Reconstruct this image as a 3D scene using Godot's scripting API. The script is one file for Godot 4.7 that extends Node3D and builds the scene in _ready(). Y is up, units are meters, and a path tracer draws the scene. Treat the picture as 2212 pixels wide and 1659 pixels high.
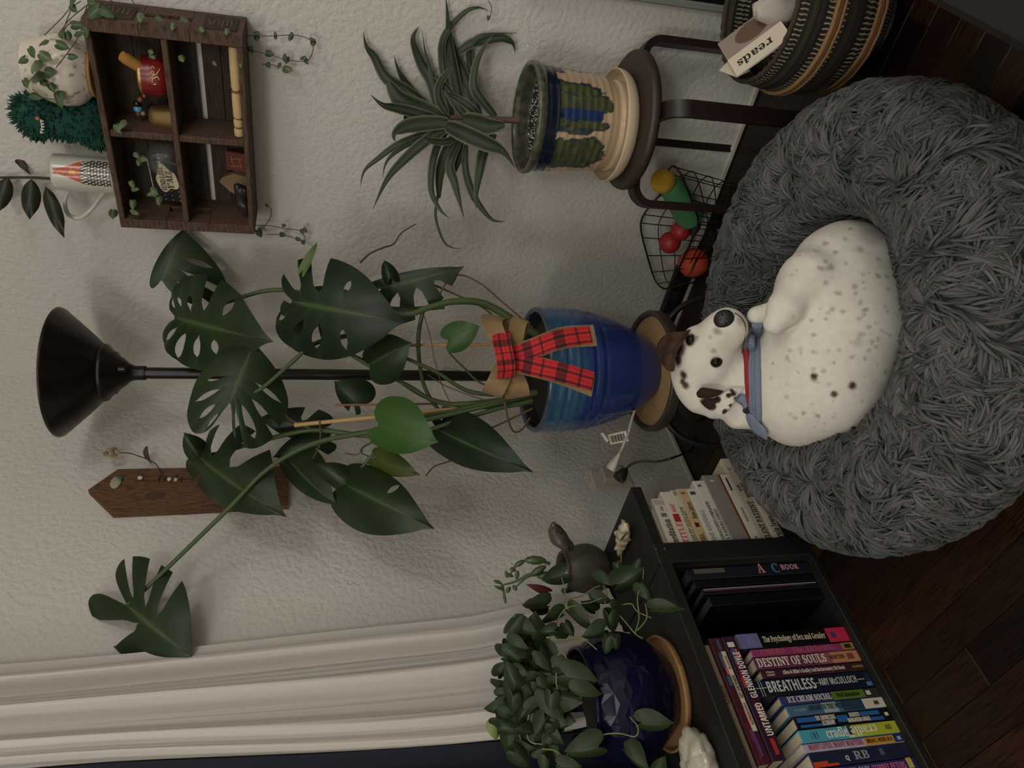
extends Node3D

# Camera frame: the phone was held sideways, so picture-right is world-down. Room corner at the origin, right wall z = 0, left wall x = 0.
const FOCAL := 1629.0
const EYE := Vector3(1.5252, 1.035, 1.7083)
const C_RIGHT := Vector3(0.73942, 0.00618, -0.67321)
const C_UP := Vector3(-0.16956, 0.96941, -0.17734)
const C_FWD := Vector3(-0.65252, -0.24528, -0.71696)

var rng := RandomNumberGenerator.new()
var M := {}
var taken := {}

# a point seen at pixel x, y of the 2212 x 1659 frame, at a depth in metres along the view
func at(x: float, y: float, d: float) -> Vector3:
	return EYE + (C_FWD + C_RIGHT * ((829.5 - y) / FOCAL) - C_UP * ((x - 1106.0) / FOCAL)) * d

# the same sight line cut by the plane where coordinate axis equals val
func hit(x: float, y: float, axis: int, val: float) -> Vector3:
	var d := at(x, y, 1.0) - EYE
	return EYE + d * ((val - EYE[axis]) / d[axis])

func lin(c: Color) -> Color:
	return c.srgb_to_linear()

# ------------------------------------------------------------------ meshes
class MB:
	var v := PackedVector3Array()
	var c := PackedColorArray()
	var uv := PackedVector2Array()
	var idx := PackedInt32Array()
	var col := Color.WHITE

	func vert(p: Vector3, t := Vector2.ZERO) -> int:
		v.append(p); c.append(col); uv.append(t)
		return v.size() - 1

	func tri(a: int, b: int, d: int) -> void:
		idx.append(a); idx.append(b); idx.append(d)

	func quad(a: int, b: int, d: int, e: int) -> void:
		tri(a, b, d); tri(a, d, e)

	func face(pts: Array) -> void:
		var k := v.size()
		var t := [Vector2(0, 0), Vector2(1, 0), Vector2(1, 1), Vector2(0, 1)]
		for i in pts.size():
			vert(pts[i], t[i % 4])
		for i in range(1, pts.size() - 1):
			tri(k, k + i, k + i + 1)

	# rows of points joined into a smooth sheet
	func grid(rows: Array, wrap_rows := false, wrap_cols := false, cols := []) -> void:
		var k := v.size()
		var nr := rows.size()
		var nc: int = rows[0].size()
		for i in nr:
			for j in nc:
				if not cols.is_empty():
					col = cols[i][j]
				vert(rows[i][j], Vector2(float(j) / (nc - (0 if wrap_cols else 1)), float(i) / max(1, nr - 1)))
		for i in (nr if wrap_rows else nr - 1):
			for j in (nc if wrap_cols else nc - 1):
				var i2 := (i + 1) % nr
				var j2 := (j + 1) % nc
				quad(k + i * nc + j, k + i * nc + j2, k + i2 * nc + j2, k + i2 * nc + j)

	# box with chamfered edges
	func box(ctr: Vector3, size: Vector3, b := Basis.IDENTITY, bev := 0.0) -> void:
		var h := size * 0.5
		bev = min(bev, min(h.x, min(h.y, h.z)) * 0.9)
		var ax := [Vector3.RIGHT, Vector3.UP, Vector3.BACK]
		var p := func(q: Vector3) -> Vector3: return ctr + b * q
		for a in 3:
			var u: Vector3 = ax[(a + 1) % 3]
			var w: Vector3 = ax[(a + 2) % 3]
			var n: Vector3 = ax[a]
			for s in [1.0, -1.0]:
				var hu: float = h[(a + 1) % 3] - bev
				var hw: float = h[(a + 2) % 3] - bev
				var o: Vector3 = n * h[a] * s
				var q := [o - u * hu - w * hw, o + u * hu - w * hw, o + u * hu + w * hw, o - u * hu + w * hw]
				if s < 0: q.reverse()
				face([p.call(q[0]), p.call(q[1]), p.call(q[2]), p.call(q[3])])
		if bev <= 0.0:
			return
		for a in 3:
			var n: Vector3 = ax[a]
			var u: Vector3 = ax[(a + 1) % 3]
			var w: Vector3 = ax[(a + 2) % 3]
			var hn: float = h[a] - bev
			var hu: float = h[(a + 1) % 3]
			var hw: float = h[(a + 2) % 3]
			for s in [1.0, -1.0]:
				for t in [1.0, -1.0]:
					var e1: Vector3 = u * hu * s + w * (hw - bev) * t
					var e2: Vector3 = u * (hu - bev) * s + w * hw * t
					var q := [e1 - n * hn, e1 + n * hn, e2 + n * hn, e2 - n * hn]
					if s * t > 0: q.reverse()
					face([p.call(q[0]), p.call(q[1]), p.call(q[2]), p.call(q[3])])
		for sx in [1.0, -1.0]:
			for sy in [1.0, -1.0]:
				for sz in [1.0, -1.0]:
					var q := [Vector3(h.x * sx, (h.y - bev) * sy, (h.z - bev) * sz), Vector3((h.x - bev) * sx, h.y * sy, (h.z - bev) * sz), Vector3((h.x - bev) * sx, (h.y - bev) * sy, h.z * sz)]
					if sx * sy * sz < 0: q.reverse()
					face([p.call(q[0]), p.call(q[1]), p.call(q[2])])

	# round bar along points; r is a number or one radius per point; flat squashes it along the second axis
	func tube(pts: Array, r, sides := 8, cap := true, flat := 1.0, up := Vector3.ZERO) -> void:
		var rows := []
		var n := pts.size()
		var last := Vector3.ZERO
		for i in n:
			var t: Vector3 = (pts[min(i + 1, n - 1)] - pts[max(i - 1, 0)]).normalized()
			var a: Vector3
			if up != Vector3.ZERO:
				a = t.cross(up).normalized()
			elif last == Vector3.ZERO:
				a = t.cross(Vector3.UP if abs(t.y) < 0.9 else Vector3.RIGHT).normalized()
			else:
				a = (last - t * last.dot(t)).normalized()
			last = a
			var bb := a.cross(t)
			var rr: float = r if (r is float or r is int) else r[i]
			var row := PackedVector3Array()
			for k in sides:
				var g := TAU * k / sides
				row.append(pts[i] + a * cos(g) * rr + bb * sin(g) * rr * flat)
			rows.append(row)
		grid(rows, false, true)
		if cap:
			face_fan(rows[0], false); face_fan(rows[n - 1], true)

	func face_fan(row: PackedVector3Array, flip: bool) -> void:
		var k := v.size()
		for p in row:
			vert(p)
		for i in range(1, row.size() - 1):
			if flip: tri(k, k + i + 1, k + i)
			else: tri(k, k + i, k + i + 1)

	# profile of (radius, height) turned round an axis
	func lathe(prof: Array, segs := 48, o := Vector3.ZERO, b := Basis.IDENTITY) -> void:
		var k := v.size()
		var nr := prof.size()
		for i in nr:
			for j in segs + 1:
				var g := TAU * j / segs
				vert(o + b * Vector3(prof[i].x * cos(g), prof[i].y, prof[i].x * sin(g)), Vector2(float(j) / segs, float(i) / (nr - 1)))
		for i in nr - 1:
			for j in segs:
				quad(k + i * (segs + 1) + j, k + (i + 1) * (segs + 1) + j, k + (i + 1) * (segs + 1) + j + 1, k + i * (segs + 1) + j + 1)

	func ball(o: Vector3, r: Vector3, segs := 20, rings := 12, b := Basis.IDENTITY) -> void:
		var prof := []
		for i in rings + 1:
			var g := PI * i / rings - PI / 2
			prof.append(Vector2(max(0.0001, cos(g)), sin(g)))
		var k := v.size()
		lathe(prof, segs, Vector3.ZERO)
		for i in range(k, v.size()):
			v[i] = o + b * (v[i] * r)

	# outline in x, y of the frame xf, thick along its z from z0 to z1
	func prism(poly: PackedVector2Array, z0: float, z1: float, xf := Transform3D.IDENTITY) -> void:
		var q := poly
		if Geometry2D.is_polygon_clockwise(q):
			q.reverse()
		var t := Geometry2D.triangulate_polygon(q)
		for s in 2:
			var k := v.size()
			for p in q:
				vert(xf * Vector3(p.x, p.y, z1 if s == 0 else z0), p)
			for i in range(0, t.size(), 3):
				if s == 0: tri(k + t[i], k + t[i + 1], k + t[i + 2])
				else: tri(k + t[i], k + t[i + 2], k + t[i + 1])
		for i in q.size():
			var a := q[i]
			var d := q[(i + 1) % q.size()]
			face([xf * Vector3(a.x, a.y, z0), xf * Vector3(d.x, d.y, z0), xf * Vector3(d.x, d.y, z1), xf * Vector3(a.x, a.y, z1)])

	# weld: points closer than this share their shade
	func mesh(weld := false) -> ArrayMesh:
		var n := PackedVector3Array()
		n.resize(v.size())
		var key := PackedInt32Array()
		key.resize(v.size())
		if weld:
			var seen := {}
			for i in v.size():
				var q := Vector3i((v[i] * 20000.0).round())
				if not seen.has(q): seen[q] = i
				key[i] = seen[q]
		else:
			for i in v.size(): key[i] = i
		for i in range(0, idx.size(), 3):
			var f := (v[idx[i + 1]] - v[idx[i]]).cross(v[idx[i + 2]] - v[idx[i]])
			for e in 3:
				n[key[idx[i + e]]] += f
		var out := PackedVector3Array()
		out.resize(v.size())
		for i in v.size():
			var w := n[key[i]]
			out[i] = w.normalized() if w.length_squared() > 1e-24 else Vector3.UP
		# a turned shape meets itself: share the normals of its seam
		var ix := PackedInt32Array()
		ix.resize(idx.size())
		for i in range(0, idx.size(), 3):
			ix[i] = idx[i]; ix[i + 1] = idx[i + 2]; ix[i + 2] = idx[i + 1]
		var a := []
		a.resize(Mesh.ARRAY_MAX)
		a[Mesh.ARRAY_VERTEX] = v; a[Mesh.ARRAY_NORMAL] = out; a[Mesh.ARRAY_COLOR] = c; a[Mesh.ARRAY_TEX_UV] = uv; a[Mesh.ARRAY_INDEX] = ix
		var m := ArrayMesh.new()
		m.add_surface_from_arrays(Mesh.PRIMITIVE_TRIANGLES, a)
		return m

# ------------------------------------------------------------------ nodes
func numbered(called: String) -> String:
	if not taken.has(called):
		taken[called] = 0
		return called
	taken[called] += 1
	return "%s_%03d" % [called, taken[called]]

func thing(called: String, label: String, category: String, base := Vector3.ZERO, group := "") -> Node3D:
	var o := Node3D.new()
	o.name = numbered(called)
	add_child(o)
	o.position = base
	tag(o, label, category, group)
	return o

func tag(o: Node3D, label: String, category: String, group := "") -> Node3D:
	o.set_meta("label", label)
	o.set_meta("category", category)
	if group: o.set_meta("group", group)
	return o

# a mesh given in room coordinates, hung on its thing or part
func part(called: String, m, material: Material, parent: Node3D) -> MeshInstance3D:
	var o := MeshInstance3D.new()
	o.mesh = m.mesh() if m is MB else m
	o.material_override = material
	o.name = called
	if not (parent is MeshInstance3D) and parent != self:
		o.position = -parent.position
	parent.add_child(o, true)
	return o

# a mesh in the thing's own coordinates
func lpart(called: String, m, material: Material, parent: Node3D, xf := Transform3D.IDENTITY) -> MeshInstance3D:
	var o := MeshInstance3D.new()
	o.mesh = m.mesh() if m is MB else m
	o.material_override = material
	o.name = called
	o.transform = xf
	parent.add_child(o, true)
	return o

func single(called: String, m, material: Material, label: String, category: String, group := "") -> MeshInstance3D:
	var o := MeshInstance3D.new()
	o.mesh = m.mesh() if m is MB else m
	o.material_override = material
	o.name = numbered(called)
	add_child(o)
	tag(o, label, category, group)
	return o

func struct(called: String, m, material: Material) -> MeshInstance3D:
	var o := MeshInstance3D.new()
	o.mesh = m.mesh() if m is MB else m
	o.material_override = material
	o.name = numbered(called)
	o.set_meta("kind", "structure")
	add_child(o)
	return o

# ------------------------------------------------------------------ materials
func mat(c: Color, rough := 0.6, metal := 0.0, spec := 0.5) -> StandardMaterial3D:
	var m := StandardMaterial3D.new()
	m.albedo_color = c
	m.roughness = rough
	m.metallic = metal
	m.metallic_specular = spec
	return m

func noise_tex(freq: float, size := 512, octaves := 3, ramp = null, normal := false, bump := 4.0, kind := FastNoiseLite.TYPE_SIMPLEX_SMOOTH, sd := 1) -> NoiseTexture2D:
	var n := FastNoiseLite.new()
	n.noise_type = kind
	n.frequency = freq
	n.fractal_octaves = octaves
	n.seed = sd
	var t := NoiseTexture2D.new()
	t.width = size; t.height = size
	t.seamless = true
	t.noise = n
	if ramp: t.color_ramp = ramp
	t.as_normal_map = normal
	t.bump_strength = bump
	return t

func ramp(offs: Array, cols: Array) -> Gradient:
	var g := Gradient.new()
	g.offsets = PackedFloat32Array(offs)
	g.colors = PackedColorArray(cols)
	return g

func tri_map(m: StandardMaterial3D, scale: Vector3, world := true, offset := Vector3.ZERO) -> StandardMaterial3D:
	m.uv1_triplanar = true
	m.uv1_world_triplanar = world
	m.uv1_scale = scale
	m.uv1_offset = offset
	return m

func rgb8(r: float, g: float, b: float) -> Color:
	return Color(r / 255.0, g / 255.0, b / 255.0)

func spline(p: Array, n: int) -> Array:
	var out := []
	var m := p.size()
	for i in m - 1:
		var a: Vector3 = p[max(i - 1, 0)]
		var b: Vector3 = p[i]
		var c: Vector3 = p[i + 1]
		var d: Vector3 = p[min(i + 2, m - 1)]
		for k in n:
			out.append(b.cubic_interpolate(c, a, d, float(k) / n))
	out.append(p[m - 1])
	return out

func rads(a: float, b: float, n: int) -> Array:
	var out := []
	for i in n: out.append(lerp(a, b, float(i) / (n - 1)))
	return out
func _ready() -> void:
	rng.seed = 7
	var cam := Camera3D.new()
	cam.name = "camera"
	cam.fov = rad_to_deg(2.0 * atan(829.5 / FOCAL))
	cam.near = 0.05; cam.far = 20.0
	cam.transform = Transform3D(Basis(-C_UP, C_RIGHT, -C_FWD), EYE)
	add_child(cam)
	cam.current = true
	var we := WorldEnvironment.new()
	we.name = "world_environment"
	var env := Environment.new()
	env.background_mode = Environment.BG_COLOR
	env.background_color = Color(0.0, 0.0, 0.0)
	env.tonemap_mode = Environment.TONE_MAPPER_LINEAR
	env.tonemap_exposure = 0.87
	env.sdfgi_enabled = true
	env.ssao_enabled = true
	env.ssil_enabled = true
	we.environment = env
	add_child(we)
	make_materials()
	pendant(Vector3(2.66, 2.03, 1.02), Color(1.0, 0.995, 0.985), 0.44, "globe pendant lamp hanging on the right-hand side of the room")
	pendant(Vector3(2.25, 2.15, 2.60), Color(1.0, 0.995, 0.985), 0.74, "globe pendant lamp hanging behind the viewer in mid room")
	pendant(Vector3(0.88, 2.10, 3.05), Color(1.0, 0.995, 0.985), 0.62, "globe pendant lamp hanging behind the viewer by the curtain wall")
	room()
	furniture()
	plants()
	dog_and_bed()
	books()
	wall_crate()
	small_things()

func pendant(p: Vector3, c: Color, energy: float, label: String) -> void:
	var t := thing("pendant_lamp", label, "lamp", p)
	var m := mat(Color(1, 0.95, 0.85), 0.4)
	m.emission_enabled = true
	m.emission = c
	m.emission_energy_multiplier = 3.0
	var g := MB.new()
	g.ball(p, Vector3.ONE * 0.22, 24, 16)
	part("globe", g, m, t)
	var k := MB.new()
	k.tube([p + Vector3(0, 0.215, 0), Vector3(p.x, 2.5, p.z)], 0.004, 8)
	k.lathe([Vector2(0.001, 0.25), Vector2(0.03, 0.245), Vector2(0.032, 0.21), Vector2(0.001, 0.205)], 20, p)
	part("cord", k, M.black, t)
	var l := OmniLight3D.new()
	l.name = "glow"
	l.light_color = c
	l.light_energy = energy
	l.light_size = 0.22
	l.omni_range = 12.0
	l.omni_attenuation = 2.0
	l.shadow_enabled = true
	t.add_child(l)

func make_materials() -> void:
	M.black = mat(rgb8(22, 20, 19), 0.5)
	M.wall = mat(rgb8(202, 198, 190), 0.85, 0.0, 0.3)
	tri_map(M.wall, Vector3.ONE * 1.0)
	M.wall.heightmap_enabled = true
	M.wall.heightmap_texture = noise_tex(0.05, 1024, 4, ramp([0.0, 0.3, 0.55, 1.0], [Color.BLACK, Color(0.2, 0.2, 0.2), Color(0.55, 0.55, 0.55), Color(0.85, 0.85, 0.85)]))
	M.wall.heightmap_scale = 0.19
	M.ceiling = mat(rgb8(214, 208, 198), 0.9)
	M.trim = mat(rgb8(196, 190, 180), 0.5)
	M.slab = mat(rgb8(40, 26, 20), 0.6)
	M.plank = []
	var grain := noise_tex(0.012, 1024, 5, ramp([0.0, 0.35, 0.6, 1.0], [Color(0.50, 0.44, 0.42), Color(0.78, 0.74, 0.72), Color(0.95, 0.93, 0.9), Color(1, 1, 1)]), false, 4.0, FastNoiseLite.TYPE_SIMPLEX_SMOOTH, 5)
	var tones := [rgb8(38, 23, 15), rgb8(49, 32, 19), rgb8(30, 18, 13), rgb8(56, 37, 22), rgb8(43, 27, 17), rgb8(27, 17, 13)]
	for i in tones.size():
		var m := mat(tones[i], 0.38, 0.0, 0.4)
		m.albedo_texture = grain
		tri_map(m, Vector3(0.9, 8.0, 15.0), true, Vector3(0.37 * i, 0.2 * i, 0.61 * i))
		M.plank.append(m)
	M.bronze = mat(rgb8(27, 20, 18), 0.34, 0.3)
	M.dark_wood = mat(rgb8(14, 12, 11), 0.5)
	M.stool = mat(rgb8(32, 19, 17), 0.42)
	M.stool_top = mat(rgb8(52, 41, 36), 0.5)
	M.soil = mat(rgb8(38, 30, 26), 0.95)
	M.case = mat(rgb8(24, 22, 19), 0.6)
	M.leaf = leaf_mat(0.42)
	M.leaf_soft = leaf_mat(0.5)
	M.stem = mat(rgb8(66, 82, 44), 0.6)
	M.stem_brown = mat(rgb8(92, 72, 52), 0.75)
	M.white_gloss = mat(rgb8(206, 200, 190), 0.25)
	M.paper = mat(rgb8(214, 204, 184), 0.85)
	M.wire = mat(rgb8(52, 44, 38), 0.4, 0.8)

func leaf_mat(rough: float) -> StandardMaterial3D:
	var m := mat(Color.WHITE, rough, 0.0, 0.4)
	m.vertex_color_use_as_albedo = true
	m.backlight_enabled = true
	m.backlight = Color(0.12, 0.14, 0.06)
	return m

func room() -> void:
	var b := MB.new()
	b.box(Vector3(1.75, -0.034, 1.9), Vector3(3.7, 0.06, 4.0))
	var fl := struct("floor", b, M.slab)
	var z := 0.004
	while z < 2.0:
		var x := 0.002 - rng.randf() * 0.5
		while x < 2.1:
			var len := rng.randf_range(0.42, 0.95)
			var x0: float = max(x, 0.002)
			var x1: float = min(x + len, 2.15)
			if x1 - x0 > 0.03:
				var q := MB.new()
				q.box(Vector3((x0 + x1) / 2, -0.004, z + 0.0325), Vector3(x1 - x0 - 0.0008, 0.008, 0.0642), Basis.IDENTITY, 0.0008)
				part("plank", q, M.plank[rng.randi() % 6], fl)
			x += len
		z += 0.065
	var w := MB.new()
	w.box(Vector3(-0.05, 1.25, 1.85), Vector3(0.1, 2.6, 4.1))
	struct("wall_left", w, M.wall)
	w = MB.new()
	w.box(Vector3(1.8, 1.25, -0.05), Vector3(3.6, 2.6, 0.1))
	struct("wall_right", w, M.wall)
	w = MB.new()
	w.box(Vector3(3.6, 1.25, 1.85), Vector3(0.1, 2.6, 4.1))
	struct("wall_front", w, M.ceiling)
	w = MB.new()
	w.box(Vector3(1.75, 1.25, 3.9), Vector3(3.7, 2.6, 0.1))
	struct("wall_back", w, M.ceiling)
	w = MB.new()
	w.box(Vector3(1.75, 2.55, 1.9), Vector3(3.8, 0.1, 4.1))
	struct("ceiling", w, M.ceiling)
	# low painted edge strips where the walls meet the floor
	w = MB.new()
	w.box(Vector3(1.8, 0.008, 0.0055), Vector3(3.58, 0.016, 0.011), Basis.IDENTITY, 0.004)
	struct("baseboard_right", w, M.trim)
	w = MB.new()
	w.box(Vector3(0.0055, 0.008, 1.9), Vector3(0.011, 0.016, 3.78), Basis.IDENTITY, 0.004)
	struct("baseboard_left", w, M.trim)
func paint(b: MB, f: Callable) -> void:
	for i in b.v.size():
		b.c[i] = lin(f.call(b.v[i]))

func painted(rough: float, spec := 0.5) -> StandardMaterial3D:
	var m := mat(Color.WHITE, rough, 0.0, spec)
	m.vertex_color_use_as_albedo = true
	return m

# flat bar along points: w wide along side, t thick
func bar(b: MB, pts: Array, side: Vector3, w: float, t: float) -> void:
	var n := pts.size()
	var cs := [[], [], [], []]
	for i in n:
		var tg: Vector3 = (pts[min(i + 1, n - 1)] - pts[max(i - 1, 0)]).normalized()
		var nn := side.cross(tg).normalized()
		for k in 4:
			var s: float = [-1, 1, 1, -1][k]
			var u: float = [-1, -1, 1, 1][k]
			cs[k].append(pts[i] + side * w * 0.5 * s + nn * t * 0.5 * u)
	for k in 4:
		var k2 := (k + 1) % 4
		b.grid([PackedVector3Array(cs[k2]), PackedVector3Array(cs[k])])
	b.face([cs[3][0], cs[2][0], cs[1][0], cs[0][0]])
	b.face([cs[0][n - 1], cs[1][n - 1], cs[2][n - 1], cs[3][n - 1]])

func fine_profile(p: Array, step: float) -> Array:
	var out := []
	for i in p.size() - 1:
		var n: int = max(1, int(p[i].distance_to(p[i + 1]) / step))
		for k in n: out.append(p[i].lerp(p[i + 1], float(k) / n))
	out.append(p[p.size() - 1])
	return out

func soft(p: Array, n: int) -> Array:
	var q := []
	for a in p: q.append(Vector3(a.x, a.y, 0))
	var out := []
	for a in spline(q, n): out.append(Vector2(max(a.x, 0.0005), a.y))
	return out

func furniture() -> void:
	torchiere()
	stool()
	dracaena_pot()
	blue_pot()
	bookcase()
	curtains()
	dark_right()
	belly_basket()
	wire_basket()

func torchiere() -> void:
	var o := Vector3(0.226, 0, 0.246)
	var t := thing("floor_lamp", "tall bronze torchiere floor lamp with an upward cone shade in the corner", "lamp", o)
	var b := MB.new()
	b.lathe([Vector2(0.012, 0.0), Vector2(0.122, 0.0), Vector2(0.126, 0.006), Vector2(0.122, 0.014), Vector2(0.05, 0.024), Vector2(0.02, 0.034), Vector2(0.012, 0.04)], 40, o)
	part("base", b, M.bronze, t)
	b = MB.new()
	b.tube([o + Vector3(0, 0.03, 0), o + Vector3(0, 0.8, 0), o + Vector3(0, 1.46, 0)], 0.0138, 20)
	part("pole", b, M.bronze, t)
	b = MB.new()
	b.lathe([Vector2(0.0165, 1.44), Vector2(0.0175, 1.446), Vector2(0.017, 1.462), Vector2(0.022, 1.474), Vector2(0.034, 1.487), Vector2(0.04, 1.496), Vector2(0.05, 1.503), Vector2(0.052, 1.509), Vector2(0.06, 1.517), Vector2(0.067, 1.522), Vector2(0.069, 1.53), Vector2(0.064, 1.536), Vector2(0.02, 1.532)], 48, o)
	b.box(o + Vector3(0.03, 1.484, 0.022), Vector3(0.012, 0.02, 0.012), Basis.IDENTITY, 0.003)
	part("collar", b, M.bronze, t)
	b = MB.new()
	b.lathe([Vector2(0.062, 1.529), Vector2(0.067, 1.531), Vector2(0.09, 1.553), Vector2(0.149, 1.616), Vector2(0.1515, 1.622), Vector2(0.1495, 1.624), Vector2(0.146, 1.619), Vector2(0.088, 1.557), Vector2(0.06, 1.534)], 72, o)
	var m: StandardMaterial3D = M.bronze.duplicate()
	m.roughness = 0.3
	part("shade", b, m, t)

const SEAT := Vector3(0.903, 0.381, 0.143)

func stool() -> void:
	var o := Vector3(SEAT.x, 0, SEAT.z)
	var t := thing("stool", "dark brown round bentwood stool carrying the striped cream planter by the wall", "stool", o)
	var b := MB.new()
	b.lathe([Vector2(0.001, 0.356), Vector2(0.142, 0.356), Vector2(0.148, 0.361), Vector2(0.15, 0.368), Vector2(0.148, 0.376), Vector2(0.142, 0.381), Vector2(0.001, 0.381)], 64, o)
	part("seat", b, M.stool_top, t)
	for k in 4:
		var g := deg_to_rad(57 + 90 * k)
		var dir := Vector3(cos(g), 0, sin(g))
		var side := Vector3(-sin(g), 0, cos(g))
		var p := []
		p.append(o + dir * 0.055 + Vector3(0, 0.347, 0))
		p.append(o + dir * 0.13 + Vector3(0, 0.347, 0))
		for i in 9:
			var q := PI / 2 * i / 8
			p.append(o + dir * (0.138 + 0.04 * sin(q)) + Vector3(0, 0.307 + 0.04 * cos(q), 0))
		p.append(o + dir * 0.178 + Vector3(0, 0.15, 0))
		p.append(o + dir * 0.178)
		b = MB.new()
		bar(b, p, side, 0.034, 0.016)
		part("leg", b, M.stool, t)

const DPOT := Vector3(0.886, 0.0, 0.137)

func dracaena_pot() -> void:
	var o := DPOT + Vector3(0, 0.381, 0)
	var cream := mat(rgb8(205, 186, 158), 0.55)
	var b := MB.new()
	b.lathe(soft([Vector2(0.001, 0.0), Vector2(0.09, 0.0), Vector2(0.108, 0.003), Vector2(0.119, 0.016), Vector2(0.122, 0.03), Vector2(0.119, 0.032), Vector2(0.114, 0.021), Vector2(0.095, 0.009), Vector2(0.001, 0.008)], 4), 64, o)
	var s := thing("plant_saucer", "cream ceramic saucer under the striped planter on the stool", "saucer", o)
	part("dish", b, cream, s)
	o += Vector3(0, 0.009, 0)
	var t := thing("planter", "cream stoneware planter with navy rim and olive drip glaze on the stool", "plant pot", o)
	b = MB.new()
	var prof := fine_profile([Vector2(0.001, 0.0), Vector2(0.092, 0.0), Vector2(0.096, 0.004), Vector2(0.098, 0.022), Vector2(0.092, 0.026), Vector2(0.093, 0.031), Vector2(0.1, 0.05), Vector2(0.1045, 0.09), Vector2(0.107, 0.13), Vector2(0.1095, 0.17), Vector2(0.111, 0.196), Vector2(0.116, 0.202), Vector2(0.1185, 0.209), Vector2(0.1175, 0.216), Vector2(0.112, 0.219), Vector2(0.107, 0.215), Vector2(0.105, 0.204), Vector2(0.104, 0.176)], 0.0032)
	for i in prof.size():
		var q: Vector2 = prof[i]
		if q.y > 0.03 and q.y < 0.19 and q.x > 0.09: q.x += 0.0007 * sin(q.y * 380.0)
		prof[i] = q
	b.lathe(prof, 180, o)
	var n := FastNoiseLite.new()
	n.frequency = 9.0; n.fractal_octaves = 3
	var navy := rgb8(24, 32, 48)
	paint(b, func(p: Vector3) -> Color:
		var y := p.y - o.y
		var r := Vector2(p.x - o.x, p.z - o.z)
		var base := rgb8(196, 170, 140).lerp(rgb8(150, 128, 106), clamp(0.5 + 0.8 * n.get_noise_3d(p.x * 2, p.y * 14, p.z * 2), 0, 1) * 0.5)
		if y < 0.05: base = base.lerp(rgb8(186, 168, 140), 0.6)
		if y > 0.197 or r.length() < 0.1065 and y > 0.12 and y > 0.175 and r.length() < 0.106:
			return rgb8(100, 98, 78).lerp(rgb8(58, 66, 58), clamp(0.5 + n.get_noise_3d(p.x * 5, p.y * 5, p.z * 5), 0, 1))
		var g := fposmod(rad_to_deg(atan2(r.y, r.x)) - 68.0 + 180.0, 360.0) - 180.0
		var wob := 7.0 * n.get_noise_2d(p.y * 1.2, g * 0.01)
		var edge := 0.155 + 0.012 * n.get_noise_2d(g * 0.006, 3.0)
		if absf(fposmod(g - 12.0 + wob, 360.0)) < 9.0 or absf(g + 55.0) < 6.0 or absf(g - 64.0) < 6.0: edge = 0.172
		var outc := base
		if y > edge: outc = navy
		# drips: centre angle, half width, lowest point
		for dd in [[39.0, 23.0, 0.052], [-24.0, 15.0, 0.048], [2.0, 9.0, 0.056], [-38.0, 9.0, 0.075], [110.0, 22.0, 0.05], [-100.0, 24.0, 0.06], [165.0, 20.0, 0.05], [-150.0, 16.0, 0.07]]:
			var a: float = fposmod(g - dd[0] + wob + 180.0, 360.0) - 180.0
			var low: float = dd[2]
			var half: float = dd[1] * sqrt(clamp((y - low) / 0.035, 0.0, 1.0))
			if y < 0.168 and y > low:
				if absf(a) < half - 3.5:
					outc = rgb8(92, 94, 60).lerp(rgb8(60, 68, 50), clamp(0.5 + n.get_noise_3d(p.x * 4, p.y * 9, p.z * 4), 0, 1))
				elif absf(a) < half:
					outc = rgb8(46, 58, 70)
		var e: float = absf(g + 10.0 + wob)
		if e < 4.5 and y > 0.07 and y < 0.16: outc = rgb8(36, 56, 100)
		return outc)
	part("pot", b, painted(0.16, 0.6), t)
	b = MB.new()
	var rows := []
	for i in 10:
		var row := PackedVector3Array()
		for k in 40:
			var g := TAU * k / 40
			var rr := 0.1055 * i / 9.0
			row.append(o + Vector3(cos(g) * rr, 0.178 + 0.003 * sin(k * 7.3 + i * 2.1), sin(g) * rr))
		rows.append(row)
	b.grid(rows, false, true)
	var soil := part("soil", b, M.soil, t)
	var mm := MultiMesh.new()
	mm.transform_format = MultiMesh.TRANSFORM_3D
	var g2 := MB.new()
	g2.ball(Vector3.ZERO, Vector3(1, 0.7, 0.9), 6, 4)
	mm.mesh = g2.mesh()
	mm.instance_count = 420
	for i in 420:
		var a := rng.randf() * TAU
		var rr := 0.101 * sqrt(rng.randf())
		var sc := rng.randf_range(0.0008, 0.0024)
		mm.set_instance_transform(i, Transform3D(Basis.from_euler(Vector3(rng.randf() * 6, rng.randf() * 6, 0)).scaled(Vector3.ONE * sc), Vector3(cos(a) * rr, 0.181, sin(a) * rr)))
	var mi := MultiMeshInstance3D.new()
	mi.multimesh = mm
	mi.name = "perlite"
	mi.material_override = mat(rgb8(190, 186, 178), 0.8)
	mi.set_meta("kind", "stuff")
	t.add_child(mi)

const BPOT := Vector3(0.374, 0.0, 0.388)

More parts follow.
